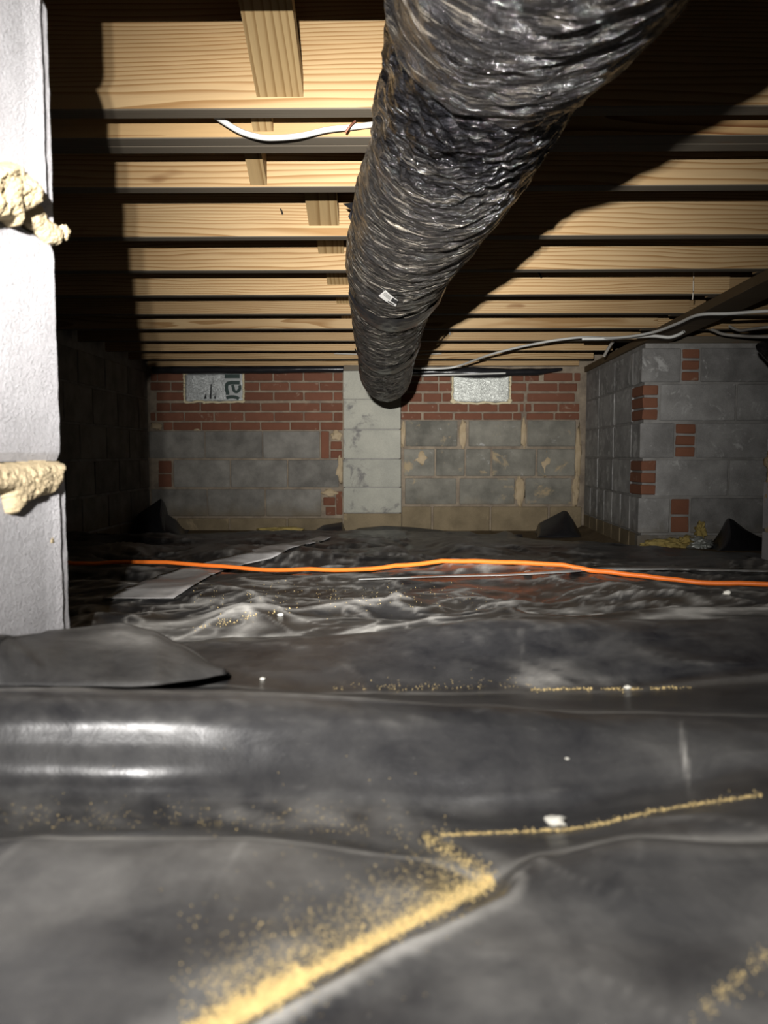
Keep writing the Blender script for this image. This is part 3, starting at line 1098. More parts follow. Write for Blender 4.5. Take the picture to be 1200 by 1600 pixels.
def du_a(p, u, s, cv):
    uu, vv = proj(p)
    n_ = max(0.0, min(1.0, .5 + .75 * fbm(p.x * 11, p.y * 15, 7.7, 4)))
    n2 = max(0.0, min(1.0, .5 + .9 * fbm(p.x * 38 + p.y * 20, p.y * 45, 2.7, 3)))
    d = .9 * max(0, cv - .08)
    near = max(0.0, min(1.0, (5.2 - s) / .8))
    d += near * (.05 + .30 * max(0, n_ - .40))
    # rubbed, dusty crest lines of the folds
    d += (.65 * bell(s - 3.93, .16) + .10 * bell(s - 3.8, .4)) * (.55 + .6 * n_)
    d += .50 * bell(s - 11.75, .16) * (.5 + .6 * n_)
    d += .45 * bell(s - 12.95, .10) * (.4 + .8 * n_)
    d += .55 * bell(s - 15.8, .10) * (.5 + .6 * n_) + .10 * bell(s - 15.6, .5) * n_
    # dust gathered at the foot of the fold
    d += .30 * bell(vv - 1276, 28) * n2 * max(0.0, min(1.0, (820 - uu) / 200)) * (s > 4.6)
    d += .14 * bell(s - 8.5, 2.6) * max(0, n_ - .35)
    d += .75 * n2 * bell(uu - 850, 45) * bell(vv - 1058, 22) + .35 * n2 * bell(uu - 930, 80) * bell(vv - 1066, 10)
    d += .12 * bell(s - 14.3, .9) * max(0, n_ - .5)
    if vv > 1300:
        dd, sd_ = seg_dist(uu, vv, CREASE)
        d += (.16 * bell(dd, 75) if sd_ < 0 else .30 * bell(dd - 26, 12)) * (.2 + .9 * n2)
    if 1040 < uu < 1130 and 1110 < vv < 1275:
        d += .14 * bell(uu - 1064 - (vv - 1130) * .12, 4) * n_ * bell(vv - 1185, 55)
    return d


us_a = [-420 + i * (1700 / 308) for i in range(309)] + [1300 + 60 * i for i in range(60)]
sheet_a = build_sheet('plastic_sheet', ROWS_A, us_a, 11, M_SHEET, wr_a, du_a)
tag(sheet_a, 'near black plastic ground sheet with glossy folds and sawdust in its creases', 'plastic sheet')

ROWS_B = [
    ([(-500, 1020), (300, 1020), (500, 1010), (620, 1000), (760, 985), (1200, 980), (1700, 975)], [(0, .80)]),
    ([(-500, 992), (300, 992), (450, 983), (620, 975), (760, 966), (1200, 961), (1700, 956)], [(0, .90)]),
    ([(-500, 962), (1700, 950)], [(0, 1.02)]),
    ([(-500, 934), (1700, 930)], [(0, 1.26)]),
    ([(-500, 906), (600, 908), (1700, 915)], [(0, 1.58), (1200, 1.5)]),
    ([(-500, 886), (600, 890), (1700, 898)], [(0, 1.95)]),
    ([(-500, 866), (600, 868), (700, 880), (1200, 882), (1700, 884)], [(0, 2.5), (640, 2.5), (760, 2.5)]),
    ([(-500, 852), (600, 855), (700, 872), (1000, 876), (1200, 880), (1700, 884)], [(0, 3.3), (600, 3.3), (740, 2.95), (1700, 2.8)]),
    ([(-500, 844), (600, 842), (700, 843), (900, 852), (1000, 858), (1200, 868), (1700, 875)], [(0, 4.0), (600, 4.0), (740, 3.35), (1700, 3.0)]),
    ([(-500, 838), (250, 837), (450, 833), (600, 832), (760, 840), (900, 849), (1000, 856), (1200, 867), (1700, 874)], [(0, 4.7), (600, 4.8), (760, 4.2), (1000, 3.7), (1700, 3.3)]),
    ([(-500, 834), (250, 834), (450, 832), (600, 829), (680, 832), (760, 839), (900, 848), (1000, 855), (1200, 866), (1700, 873)], [(0, 5.1), (430, 5.15), (600, 5.2), (700, 4.9), (800, 4.5), (1000, 3.85), (1700, 3.5)]),
]


def relief(p):
    d = p.y
    wx, wy = .14 * noise.noise((p.x * 2, d * 2, 3)), .14 * noise.noise((p.x * 2, d * 2, 7))
    x, y = p.x + wx, d + wy
    r1 = ridge(x * 1.3 + y * 1.0, y * 2.1 - x * 1.1, 5.1)
    r2 = ridge(x * 3.2 - y * 1.7, y * 4.2 + x * 2.2, 2.2)
    r3 = ridge(x * 8 + y * 4, y * 10 - x * 5, 8.2)
    r4 = ridge(x * 20 - y * 9, y * 26 + x * 8, 6.2)
    return r1, r2, r3, r4


def wr_b(p, u, s):
    a = min(1, max(0, (s - .5) / 1.0)) * (1 if s < 8 else max(.15, 1 - (s - 8) / 2.4))
    r1, r2, r3, r4 = relief(p)
    z = .022 * fbm(p.x * 1.3 + p.y * .5, p.y * 1.9, .3, 2)
    m_ = .7 + .6 * noise.noise((p.x * 2, p.y * 2, 9))
    z += .046 * (r1 - .5) * m_ + .022 * (r2 - .5) + .008 * (r3 - .5) + .0026 * (r4 - .5)
    if s > 2.4:
        z *= 1 - .55 * bell(s - 3.7, 1.0)
    if u > 640 and 6.2 < s < 9:
        z *= .55
    return z * a


def du_b(p, u, s, cv):
    r1, r2, r3, r4 = relief(p)
    n_ = max(0.0, min(1.0, .5 + .8 * fbm(p.x * 5, p.y * 6, 3.3, 3)))
    near = max(0.0, min(1.0, 1 - (p.y - 1.35) / 1.9))

    def line(r, t):
        return max(0.0, (r - t) / (1 - t)) ** 1.6
    d = (.80 * line(r1, .89) + .75 * line(r2, .86) + .62 * line(r3, .80) + .42 * line(r4, .74)) * (.25 + 1.1 * n_) * (.40 + .60 * near)
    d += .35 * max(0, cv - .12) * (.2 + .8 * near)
    d += (.02 + .20 * max(0, n_ - .45)) * near
    return d


us_b = [-300 + i * (1600 / 354) for i in range(355)] + [1320 + 40 * i for i in range(56)]
sheet_b = build_sheet('plastic_sheet', ROWS_B, us_b, 22, M_SHEETF, wr_b, du_b)
tag(sheet_b, 'far wrinkled black plastic ground sheet stretching under the orange cord to the back wall', 'plastic sheet')

# left flap lying over the near sheet beside the reveal
ft = [(-420, 985), (0, 994), (100, 985), (185, 976), (232, 988), (275, 1008), (352, 1054)]
fb = [(-420, 1075), (0, 1073), (100, 1073), (200, 1074), (245, 1072), (300, 1064), (352, 1055)]
nC, nR = 90, 26
verts, dust = [], []
us_f = [-300 + (352 + 300) * i / (nC - 1) for i in range(nC)]
for i in range(nR):
    t = i / (nR - 1)
    for u in us_f:
        vt, vb = smooth_lerp(ft, u), smooth_lerp(fb, u)
        dt = lerp([(-300, .5), (0, .565), (100, .665), (180, .71), (352, .62)], u)
        db = lerp([(-300, .5), (0, .53), (245, .535), (352, .60)], u)
        if t < .8:
            q = t / .8
            v = vb + (vt - vb) * (q ** .92)
            d = db + (dt - db) * (q * .75 + .25 * q ** 3)
            p = P(u, v, d)
            p.z += .004 * math.sin(q * math.pi) + .0015 * fbm(p.x * 15, p.y * 15, 3)
            if u < 60 and .15 < q < .9:
                p.z += .002 * math.exp(-((u - (-5 + (1 - q) * 75)) / 8) ** 2)
        else:
            q = (t - .8) / .2
            p = P(u, vt, dt)
            p.y += .05 * q
            p.z -= .05 * q * q
        verts.append(clampx(p))
        dust.append(.05 + .30 * max(0, 1 - abs(t - .8) / .06) * .8 + (.45 * math.exp(-((u - 200) / 60) ** 2 - ((t - .62) / .18) ** 2)))
flap = mk('plastic_flap', verts, grid_faces(nR, nC), M_FLAP, smooth=True, attr={'dust': dust})
md = flap.modifiers.new('thick', 'SOLIDIFY')
md.thickness = .0015
md.offset = 1
tag(flap, 'matt black plastic flap with a pointed tip, turned up against the reveal block', 'plastic flap')

# ground under the sheets
verts = []
gy = [.08, .2, .35, .5, .7, .9, 1.05, 1.3, 1.6, 2, 2.6, 3.3, 4, 4.6, 5.0, 5.3, 5.5, 5.6]
gz = [-.30, -.29, -.28, -.28, -.28, -.27, -.27, -.29, -.32, -.35, -.41, -.48, -.53, -.548, -.553, -.556, -.556, -.556]
gx = [-2.0 + i * .08 for i in range(62)]
gyf = []
y = .08
while y < 5.6:
    gyf.append(y)
    y += .06
gyf.append(5.6)
for y in gyf:
    for x in gx:
        z = lerp(list(zip(gy, gz)), y) + CAMZ + .008 * fbm(x * 4, y * 4, 0, 3)
        if x > 1.3 and y > 3.0:
            z += min(.04, (y - 3.0) * .06)
        verts.append((x, y, z))
fl = mk('floor', verts, grid_faces(len(gyf), len(gx)), M_SOIL, smooth=True)
fl['kind'] = 'structure'

bpy.context.view_layer.update()
BV = [BVHTree.FromPolygons([v.co[:] for v in o.data.vertices], [p.vertices[:] for p in o.data.polygons]) for o in (sheet_a, sheet_b, fl, flap)]
EYE = Vector((0, 0, CAMZ))


def hit(u, v, which=(0, 1, 2, 3)):
    r = ray(u, v).normalized()
    best = None
    for k in which:
        loc, nr_, _, dist = BV[k].ray_cast(EYE, r)
        if loc is not None and (best is None or dist < best[2]):
            best = (loc, nr_, dist)
    return best


def drop(x, y, which=(1, 2)):
    zb = None
    for k in which:
        loc, nr_, _, dist = BV[k].ray_cast(Vector((x, y, 2.0)), Vector((0, 0, -1)))
        if loc is not None and (zb is None or loc.z > zb):
            zb = loc.z
    return zb if zb is not None else 0.0


# ------------------------------------------------------------------ duct
DST = [(.55, .150, .452, .125), (.7, .137, .460, .124), (.85, .118, .470, .120), (1.0, .108, .474, .119), (1.2, .093, .472, .125), (1.5, .056, .470, .128), (1.9, .014, .472, .128), (2.4, -.010, .465, .125), (3.0, -.027, .432, .123), (3.6, -.036, .372, .125), (4.1, -.036, .392, .122), (4.6, -.036, .43, .12)]


def duct_at(d):
    for (a, b) in zip(DST, DST[1:]):
        if d <= b[0]:
            t = max(0, (d - a[0]) / (b[0] - a[0]))
            ts = t * t * (3 - 2 * t) * .4 + t * .6
            return tuple(a[k] + (b[k] - a[k]) * ts for k in (1, 2, 3))
    return DST[-1][1:]


duct = empty('insulated_duct', (0, 2.2, ZJ))
tag(duct, 'long fat black flexible duct hung under the joists, wrapped in crinkled dusty plastic', 'duct')


def duct_section(d0, d1, rad, mat, hem0=None, hem1=None, dustk=1.0, gloss=None, nd=None):
    """rad adds to the radius; hem gives the slant of an end round the duct (phi 0 = right, -90 deg = bottom)"""
    nd = nd or int((d1 - d0) / .0042) + 2
    na = 200
    verts, uv, dust, crum = [], [], [], []
    for i in range(nd):
        t = i / (nd - 1)
        for k in range(na + 1):
            ph = 2 * math.pi * k / na
            a = d0 + (hem0(ph) if hem0 else 0)
            b = d1 + (hem1(ph) if hem1 else 0)
            d = a + (b - a) * t
            x, z, r = duct_at(d)
            r += rad
            phw = ph % (2 * math.pi)
            cs, sn = math.cos(ph), math.sin(ph)
            h_ = d + .42 * r * math.sin(ph + 1.2)
            w = .0046 * (ridge(h_ * 13 + cs * .8, sn * 1.3 + cs * .9, 1.7) - .5)
            w += .0030 * (ridge(h_ * 34, sn * 2.2 + 4, cs * 2.2) - .5)
            w += .0020 * noise.noise((h_ * 78, sn * 4.3, cs * 4.3))
            w += .0022 * (ridge(d * 22 + sn * 2, sn * 4.5 - d * 9, cs * 4.5) - .5) * (2.2 if gloss and gloss(d, ph) < .6 else .6)
            w += .0022 * noise.noise((d * 9, sn * 2.6, cs * 2.6 + 8))
            if hem1 and t > .93:
                w -= .003 * ((t - .93) / .07) ** 2
            rr = r + w
            verts.append(Vector((x + cs * rr, d, z + sn * rr + CAMZ)))
            uv.append((d, ph * r))
            dk = dustk
            if gloss:
                dk *= gloss(d, ph)
            dust.append(dk * max(.5, min(1.3, .55 + .5 * (d - .5))))
            crum.append(max(0, 1 - gloss(d, ph) * 1.15) if gloss else .10)
    o = mk('duct_jacket', [v - duct.location for v in verts], grid_faces(nd, na + 1), mat, duct, smooth=True, uv=uv, attr={'dust': dust, 'crumple': crum})
    return o


def hemA(ph):   # near jacket end: lowest point nearest to the camera, right side farther
    return -.085 * (0.5 - 0.5 * math.sin(ph)) + .035 * math.cos(ph)


duct_section(-.30, .93, .008, M_DUCT, None, hemA, .70)


def hemB(ph):
    return -.06 * (0.5 - 0.5 * math.sin(ph))


def gl(d, ph):
    q = d - hemA(ph) - .93
    return .05 + .95 * min(1, max(0, (q - .14) / .28))


duct_section(.76, 2.08, 0.001, M_DUCT, None, hemB, 1.0, gl)
duct_section(1.90, 2.92, -.003, M_DUCT, None, hemB, 1.0, None, 190)
duct_section(2.72, 4.6, -.006, M_DUCT, None, None, 1.0, None, 190)
# slack black bands where jackets meet, hanging under the duct
for d0, w_, rr_ in ((2.08, .20, .004), (2.93, .17, .002)):
    verts, uv, dust = [], [], []
    n1, n2 = 14, 60
    for i in range(n1):
        for k in range(n2):
            ph = math.radians(-160 + 150 * k / (n2 - 1))
            tp = math.sin(math.pi * k / (n2 - 1))
            d = d0 + (i / (n1 - 1) - .5) * w_ * (.25 + .75 * tp)
            x, z, r = duct_at(d)
            r += rr_ + .0025 * noise.noise((d * 40, ph * 6, 1)) + .004 * math.sin(math.pi * i / (n1 - 1))
            verts.append(Vector((x + math.cos(ph) * r, d, z + math.sin(ph) * r + CAMZ)) - duct.location)
    mk('joint_tape', verts, grid_faces(n1, n2), M_WRAP, duct, smooth=True)['label'] = 'slack black tape band round the duct joint'
# white sticker with black print
st_c = None
dS = None
def duct_hit(u, v):
    r = ray(u, v)
    best = None
    for i in range(4000):
        d = .6 + i * .001
        p = r * (d / r.y)
        x, z, rad = duct_at(d)
        if (p.x - x) ** 2 + (p.z - z) ** 2 <= (rad + .006) ** 2:
            return Vector((p.x, p.y, p.z + CAMZ))
    return None


qs = [duct_hit(*c) for c in ((603, 452), (622, 468), (592, 461), (618.5, 478))]
if all(qs):
    def sticker(name, corners, mat, lift, par, n=6):
        vs = []
        for i in range(n):
            for j in range(n):
                a = corners[0].lerp(corners[1], j / (n - 1))
                b = corners[2].lerp(corners[3], j / (n - 1))
                p = a.lerp(b, i / (n - 1))
                x, z, r = duct_at(p.y)
                q = Vector((p.x - x, 0, p.z - CAMZ - z)).normalized() * (r + lift)
                vs.append(Vector((x + q.x, p.y, CAMZ + z + q.z)) - duct.location)
        return mk(name, vs, grid_faces(n, n), mat, par)
    stk = sticker('sticker', qs, M_LABELW, .0075, duct)
    stk['label'] = 'small white sticker with black print'

    def sub_q(a, b, c, d):
        f_ = lambda s, t: qs[0].lerp(qs[1], s).lerp(qs[2].lerp(qs[3], s), t)
        return [f_(a, b), f_(c, b), f_(a, d), f_(c, d)]
    sticker('black_print', sub_q(.60, .05, 1.0, .55), M_LABELB, .0085, stk, 4)
    for k in range(3):
        sticker('black_print', sub_q(.06, .16 + .14 * k, .52, .21 + .14 * k), M_LABELB, .0085, stk, 3)
    sticker('black_print', sub_q(.50, .72, .86, .86), M_LABELB, .0085, stk, 3)
# hanger strap tail at the left side of the duct
a0 = P(536, 317, 2.02)
vs = [P(536, 318, 2.02), P(556, 316, 2.02), P(556, 345, 2.0), P(548, 345, 2.0), P(544, 338, 2.0), P(549, 328, 2.0)]
vs = [v - duct.location for v in vs]
o = mk('strap_tail', vs + [v + Vector((0, .006, 0)) for v in vs], [tuple(range(6)), tuple(reversed(range(6, 12)))] + [(i, (i + 1) % 6, (i + 1) % 6 + 6, i + 6) for i in range(6)], M_WRAP, duct)
o['label'] = 'black strap tail at the duct side'

# second duct end at the right edge of the view
d2 = empty('insulated_duct', tuple(P(1215, 540, 3.2)))
tag(d2, 'short shiny black wrapped duct end at the right edge below the joists', 'duct')
verts, uv, dust = [], [], []
n1, n2 = 60, 80
c0 = P(1181, 541, 3.2)
for i in range(n1):
    t = i / (n1 - 1)
    for k in range(n2 + 1):
        ph = 2 * math.pi * k / n2
        R = .105 * (math.sin(min(1, t * 4.5) * math.pi / 2) ** .8 * .82 + .18 * t)
        R += .010 * noise.noise((t * 14, math.sin(ph) * 2.5, math.cos(ph) * 2.5)) + .006 * noise.noise((t * 34, math.sin(ph) * 5, math.cos(ph) * 5 + 3))
        x = c0.x + t * .62
        verts.append(Vector((x, c0.y + math.cos(ph) * R + .1 * t, c0.z - .02 * math.sin(t * 3) + math.sin(ph) * R * .72 - .05 * t)) - d2.location)
        uv.append((x, ph * .1))
        dust.append(.35)
mk('duct_jacket', verts, grid_faces(n1, n2 + 1), M_DUCTS, d2, smooth=True, uv=uv, attr={'dust': dust, 'crumple': [1.0] * len(dust)})
tube('hanger_strap', [Vector((c0.x + .12, c0.y, c0.z + .06)) - d2.location, Vector((c0.x + .14, c0.y + .01, ZJ + .03)) - d2.location], .008, M_WRAP, d2, 6, 1.6, 1)

# ------------------------------------------------------------------ cables and cords
# white cable hanging below the doubled joist
pts = [P(332, 178, 1.49), P(345, 187, 1.5), P(375, 205, 1.51), (P(405, 214, 1.515)), P(430, 215.5, 1.52), P(470, 212, 1.52), P(510, 203, 1.525), P(545, 199, 1.53), P(600, 193, 1.54), P(690, 185, 1.54)]
wc = empty('white_cable', tuple(pts[4]))
tag(wc, 'thick white cable sagging below the doubled joist left of the duct', 'cable')
tube('cable_jacket', [p - wc.location for p in pts], .0052, M_WHITE, wc, 10, 1.3, 8)
c_ = P(545, 201, 1.52)
tube('wire_clip', [c_ + Vector((-.006, -.008, -.011)) - wc.location, c_ + Vector((.003, -.011, 0)) - wc.location, c_ + Vector((.012, -.004, .012)) - wc.location], .0022, M_STAPLE, wc, 6, 1, 4)['label'] = 'rusty brown wire clip'
# long cable to the right
pts = [P(632, 574, 5.05), P(665, 576, 5.0), P(700, 575, 4.95), P(722, 570, 4.9), P(760, 556, 4.6), P(800, 545, 4.4), P(848, 535, 4.2), P(880, 530, 4.1), P(912, 527, 4.0), P(955, 528, 3.8), P(990, 525, 3.65), P(1025, 518, 3.5), P(1060, 505, 3.3), P(1092, 492, 3.12), P(1140, 490, 3.0), P(1200, 486, 2.9), P(1330, 481, 2.85)]
o = tube('electric_cable', pts, .0064, M_WHITE, None, 8, 1.25, 8)
tag(o, 'long pale cable running from the right edge across the dark plate towards the duct end', 'cable', 'cables below the far joists')
pts = [P(910, 529.5, 3.9), P(950, 529, 3.84), P(985, 527, 3.76), P(1020, 525, 3.66), P(1045, 527, 3.62), P(1060, 523, 3.6), P(1069, 518, 3.58)]
tag(tube('electric_cable', pts, .0075, M_WHITE, None, 8, 1.2, 8), 'thin pale cable loop below the dark plate above the block corner', 'cable', 'cables below the far joists')
pts = [P(1102, 512, 3.95), P(1115, 516, 3.9), P(1130, 522, 3.85), P(1160, 525, 3.8), P(1185, 526, 3.7), P(1230, 526, 3.6)]
tag(tube('electric_cable', pts, .0075, M_GREY, None, 8, 1.2, 8), 'grey cable drooping in front of the sill plate at right', 'cable', 'cables below the far joists')
pts = [P(1140, 510, 3.75), P(1155, 516, 3.7), P(1175, 514, 3.6), P(1200, 511, 3.5), P(1260, 508, 3.4)]
tag(tube('electric_cable', pts, .0065, M_GREY, None, 8, 1.2, 8), 'thin grey cable just above the shiny duct end at right', 'cable', 'cables below the far joists')
pts = [P(963, 556, 3.95), P(955, 545, 3.97), P(945, 556, 4.05)]
pts = [P(944, 556, 4.3), P(952, 542, 4.25), P(960, 531, 4.2)]
tag(tube('electric_cable', pts, .008, M_GREY, None, 8, 1.0, 6), 'short cable stub rising from the plate at the side wall', 'cable', 'cables below the far joists')
pts = [P(522, 552, 5.078), P(545, 553, 5.078), P(570, 554, 5.078), P(620, 554.5, 5.078), P(655, 554, 5.078), P(690, 552, 5.078)]
tag(tube('electric_cable', pts, .006, M_GREY, None, 8, 1.0, 6), 'thin pale wire passing behind the far end of the duct', 'cable', 'cables below the far joists')
pts = [P(630, 585, 5.392), P(660, 586.5, 5.392), P(690, 585.5, 5.392), P(720, 585, 5.392), P(790, 583, 5.392)]
tag(tube('electric_cable', pts, .006, M_WHITE, None, 8, 1.0, 6), 'pale wire along the black plastic roll, right of the duct end', 'cable', 'cables below the far joists')
# hanging string
tag(tube('hanging_string', [P(1084, 418, 3.0), P(1083.6, 440, 3.005), P(1083, 458, 3.0), P(1082, 468, 3.01)], .0022, M_STRING, None, 6, 1, 4), 'pale string hanging from a joist above the dark plate', 'string')

# small nails and a screw in the joists
for (u, v, d, du, dv, m_, lb) in [(440, 331, 2.236, 2, 5, M_LABELB, 'small dark nail in the joist left of the duct'),
                                  (842, 428, 3.04, 3, 7, M_LABELB, 'bent dark nail poking below a joist right of the duct'),
                                  (702, 519, 4.266, .3, 4, M_WHITE, 'tiny bright screw in a far joist right of the duct')]:
    a_, b_ = P(u - du, v - dv, d), P(u + du, v + dv, d)
    tag(tube('bent_nail', [a_ + Vector((0, .004, 0)), (a_ + b_) / 2 + Vector((.001, -.004, 0)), b_ + Vector((0, -.012, 0))], .0026 * d / 2.2, m_, None, 7, 1, 3), lb, 'nail', 'nails and screws in the joists')

# orange cord on the sheet
cp = []
for u, v in [(-40, 887), (60, 884), (130, 880), (200, 878), (330, 880), (450, 886), (600, 891), (740, 897), (830, 901), (872, 904), (890, 906), (940, 908), (1010, 909), (1080, 910), (1140, 912), (1200, 914), (1300, 917)]:
    h = lerp([(-40, 1.95), (200, 1.95), (700, 1.72), (1300, 1.42)], u)
    p = P(u, v, h)
    cp.append(p)
path = catmull(cp, 8)
out = []
for i, p in enumerate(path):
    zg = max(drop(p.x + dx, p.y + dy) for dx in (-.02, 0, .02) for dy in (-.01, 0, .006))
    out.append(Vector((p.x, p.y, max(zg + .0048, min(p.z, zg + .012)))))
for _ in range(2):
    out = [out[0]] + [Vector((b.x, b.y, max(b.z, (a.z + b.z + c.z) / 3))) for a, b, c in zip(out, out[1:], out[2:])] + [out[-1]]
ext = tube('extension_cord', out, .0052, M_CORD, None, 10, 1.0, 1)
tag(ext, 'orange extension cord lying across the wrinkled far plastic sheet', 'cord')


# seam tape and clear strip
def ribbon(name, le, re, n, m, mat, lift, seed):
    L_ = []
    for i in range(n):
        t = i / (n - 1) * (len(le) - 1)
        k = min(int(t), len(le) - 2)
        f_ = t - k
        a = (le[k][0] + (le[k + 1][0] - le[k][0]) * f_, le[k][1] + (le[k + 1][1] - le[k][1]) * f_)
        b = (re[k][0] + (re[k + 1][0] - re[k][0]) * f_, re[k][1] + (re[k + 1][1] - re[k][1]) * f_)
        for j in range(m):
            s = j / (m - 1)
            u, v = a[0] + (b[0] - a[0]) * s, a[1] + (b[1] - a[1]) * s
            u += 5 * noise.noise((i * .21, seed, 2)) * (1 - s) + 2 * noise.noise((i * .3, seed, 6)) * s
            h_ = hit(u, v, (1,))
            p = h_[0] + h_[1] * lift if h_ else P(u, v, lerp(DV, v))
            L_.append(p - ray(u, v).normalized() * .004)
    # the tape bridges the small hollows: smooth it along its length
    for _ in range(2):
        L_ = [L_[k] if k < m or k >= (n - 1) * m else L_[k] * .5 + (L_[k - m] + L_[k + m]) * .25 for k in range(n * m)]
    o = mk(name, L_, grid_faces(n, m), mat, smooth=True)
    md_ = o.modifiers.new('thick', 'SOLIDIFY')
    md_.thickness = .0008
    return o


DV = [(830, 5.1), (835, 4.6), (842, 4.0), (853, 3.3), (867, 2.5), (888, 1.95), (907, 1.58), (932, 1.26), (956, 1.02)]
tp = ribbon('seam_tape', [(160, 938), (205, 919), (255, 899), (299, 885), (332, 876), (385, 865), (409, 855), (478, 845), (500, 839)], [(272, 938), (300, 919), (326, 903), (352, 892), (385, 883), (425, 874), (456, 857), (506, 846), (518, 840)], 150, 8, M_TAPE, .004, 1)
tag(tp, 'pale translucent seam tape running over the far plastic sheet at left of centre', 'tape')
tp2 = ribbon('plastic_strip', [(560, 908), (700, 903), (800, 900), (880, 893), (940, 887), (1040, 888), (1120, 891), (1200, 893), (1300, 894)], [(560, 911), (700, 906), (800, 904), (880, 900), (940, 895), (1040, 894), (1120, 896), (1200, 898), (1300, 899)], 160, 3, M_STRIP, .007, 2)
tag(tp2, 'thin clear plastic strip crossing over the orange cord right of centre', 'strip')


# black corners of the sheet pulled up at the walls
def corner(name, front, back_y, mat, parent=None):
    vs = [Vector(p) for p in front]
    n = len(vs)
    bk_ = [v + Vector((0, back_y, -.01)) for v in vs]
    c = sum(vs, Vector()) / n + Vector((0, -.05, 0))
    verts_ = vs + bk_ + [c]
    faces_ = [(i, (i + 1) % n, 2 * n) for i in range(n)] + [((i + 1) % n, i, i + n, (i + 1) % n + n) for i in range(n)] + [tuple(range(n, 2 * n))]
    return mk(name, verts_, faces_, mat, parent)


def fold(name, pts, d0, d1, mat, parent, seed):
    """a peaked fold of sheet: outline of its crest in the photograph, foot at d0, leaning back to d1"""
    nU, nV = 40, 14
    verts_ = []
    u0, u1 = pts[0][0], pts[-1][0]
    for j in range(nV):
        t = j / (nV - 1)
        for i in range(nU):
            u = u0 + (u1 - u0) * i / (nU - 1)
            vt = lerp(pts, u)
            base = P(u, lerp([(u0, pts[0][1]), (u1, pts[-1][1])], u), d0)
            zb = min(base.z, drop(base.x, base.y, (1, 2)) + .004)
            top = P(u, vt, d1)
            if t < .72:
                q = t / .72
                p = Vector((base.x + (top.x - base.x) * q, d0 + (d1 - d0) * q ** 1.5, zb + (top.z - zb) * (q ** 1.1)))
                p.y += .02 * math.sin(q * 3.1) * noise.noise((p.x * 9, q * 2, seed))
            else:
                q = (t - .72) / .28
                p = Vector((top.x, d1 + .10 * q, top.z + (zb - top.z) * q ** 1.5))
            p.x = max(p.x, XL + .02)
            verts_.append(p)
    o = mk(name, verts_, grid_faces(nV, nU), mat, parent)
    return o


fold('folded_corner', [(838, 834), (842, 817), (858, 808), (880, 796), (886, 797), (896, 812), (906, 832)], 5.05, 5.3, M_CORNER, sheet_b, 1)['label'] = 'black corner turned up at the back right'
fold('folded_corner', [(1108, 862), (1118, 848), (1138, 807), (1144, 809), (1165, 826), (1187, 838), (1215, 846), (1240, 868)], 3.72, 3.9, M_CORNER, sheet_b, 2)['label'] = 'black pointed corner standing by the right wall'
fold('folded_corner', [(185, 838), (200, 812), (230, 792), (252, 776), (257, 785), (259, 800), (275, 812), (290, 836)], 5.0, 5.25, M_CORNER, sheet_b, 3)['label'] = 'black corner turned up at the back left'
fold('sheet_fold', [(668, 848), (680, 832), (700, 830), (735, 830), (748, 836), (765, 838), (790, 829), (800, 832), (812, 846), (820, 850)], 4.2, 4.6, M_CORNER, sheet_b, 4)
fold('sheet_fold', [(470, 838), (490, 830), (505, 820), (535, 815), (538, 832)], 5.1, 5.25, M_CORNER, sheet_b, 5)
fold('sheet_fold', [(538, 836), (560, 825), (600, 821), (640, 823), (690, 828), (720, 838)], 5.0, 5.2, M_CORNER, sheet_b, 6)

# black plastic roll tucked along the top of the back wall
def roll(name, us, vs, vb, d, label, seed):
    n1, n2 = len(us) * 8, 14
    verts_ = []
    for i in range(n1):
        u = us[0] + (us[-1] - us[0]) * i / (n1 - 1)
        a, b = lerp(list(zip(us, vs)), u), lerp(list(zip(us, vb)), u)
        pt, pb = P(u, a, d), P(u, b, d)
        for k in range(n2):
            ph = math.pi * 2 * k / (n2 - 1)
            r = (pt.z - pb.z) / 2
            w = 1 + .16 * noise.noise((u * .06, math.cos(ph) * 1.5, math.sin(ph) * 1.5 + seed))
            verts_.append(Vector((pt.x, d + .03 + math.cos(ph) * min(r, .035) * w, (pt.z + pb.z) / 2 + math.sin(ph) * r * w)))
    o = mk(name, verts_, grid_faces(n1, n2), M_WRAP, smooth=True)
    return tag(o, label, 'plastic roll', 'black plastic tucked on the wall top')


roll('plastic_roll', [236, 300, 400, 470, 536], [572, 572, 572, 571, 571], [583, 583, 583, 582, 581], 5.40, 'black plastic tucked along the wall top left of the pilaster', 1)
roll('plastic_roll', [622, 660, 706, 740, 780, 800, 840, 880], [574, 575, 574, 573, 574, 575, 575, 574], [587, 587, 588, 590, 590, 587, 586, 578], 5.40, 'black plastic sagging over the bright foil vent cover', 2)

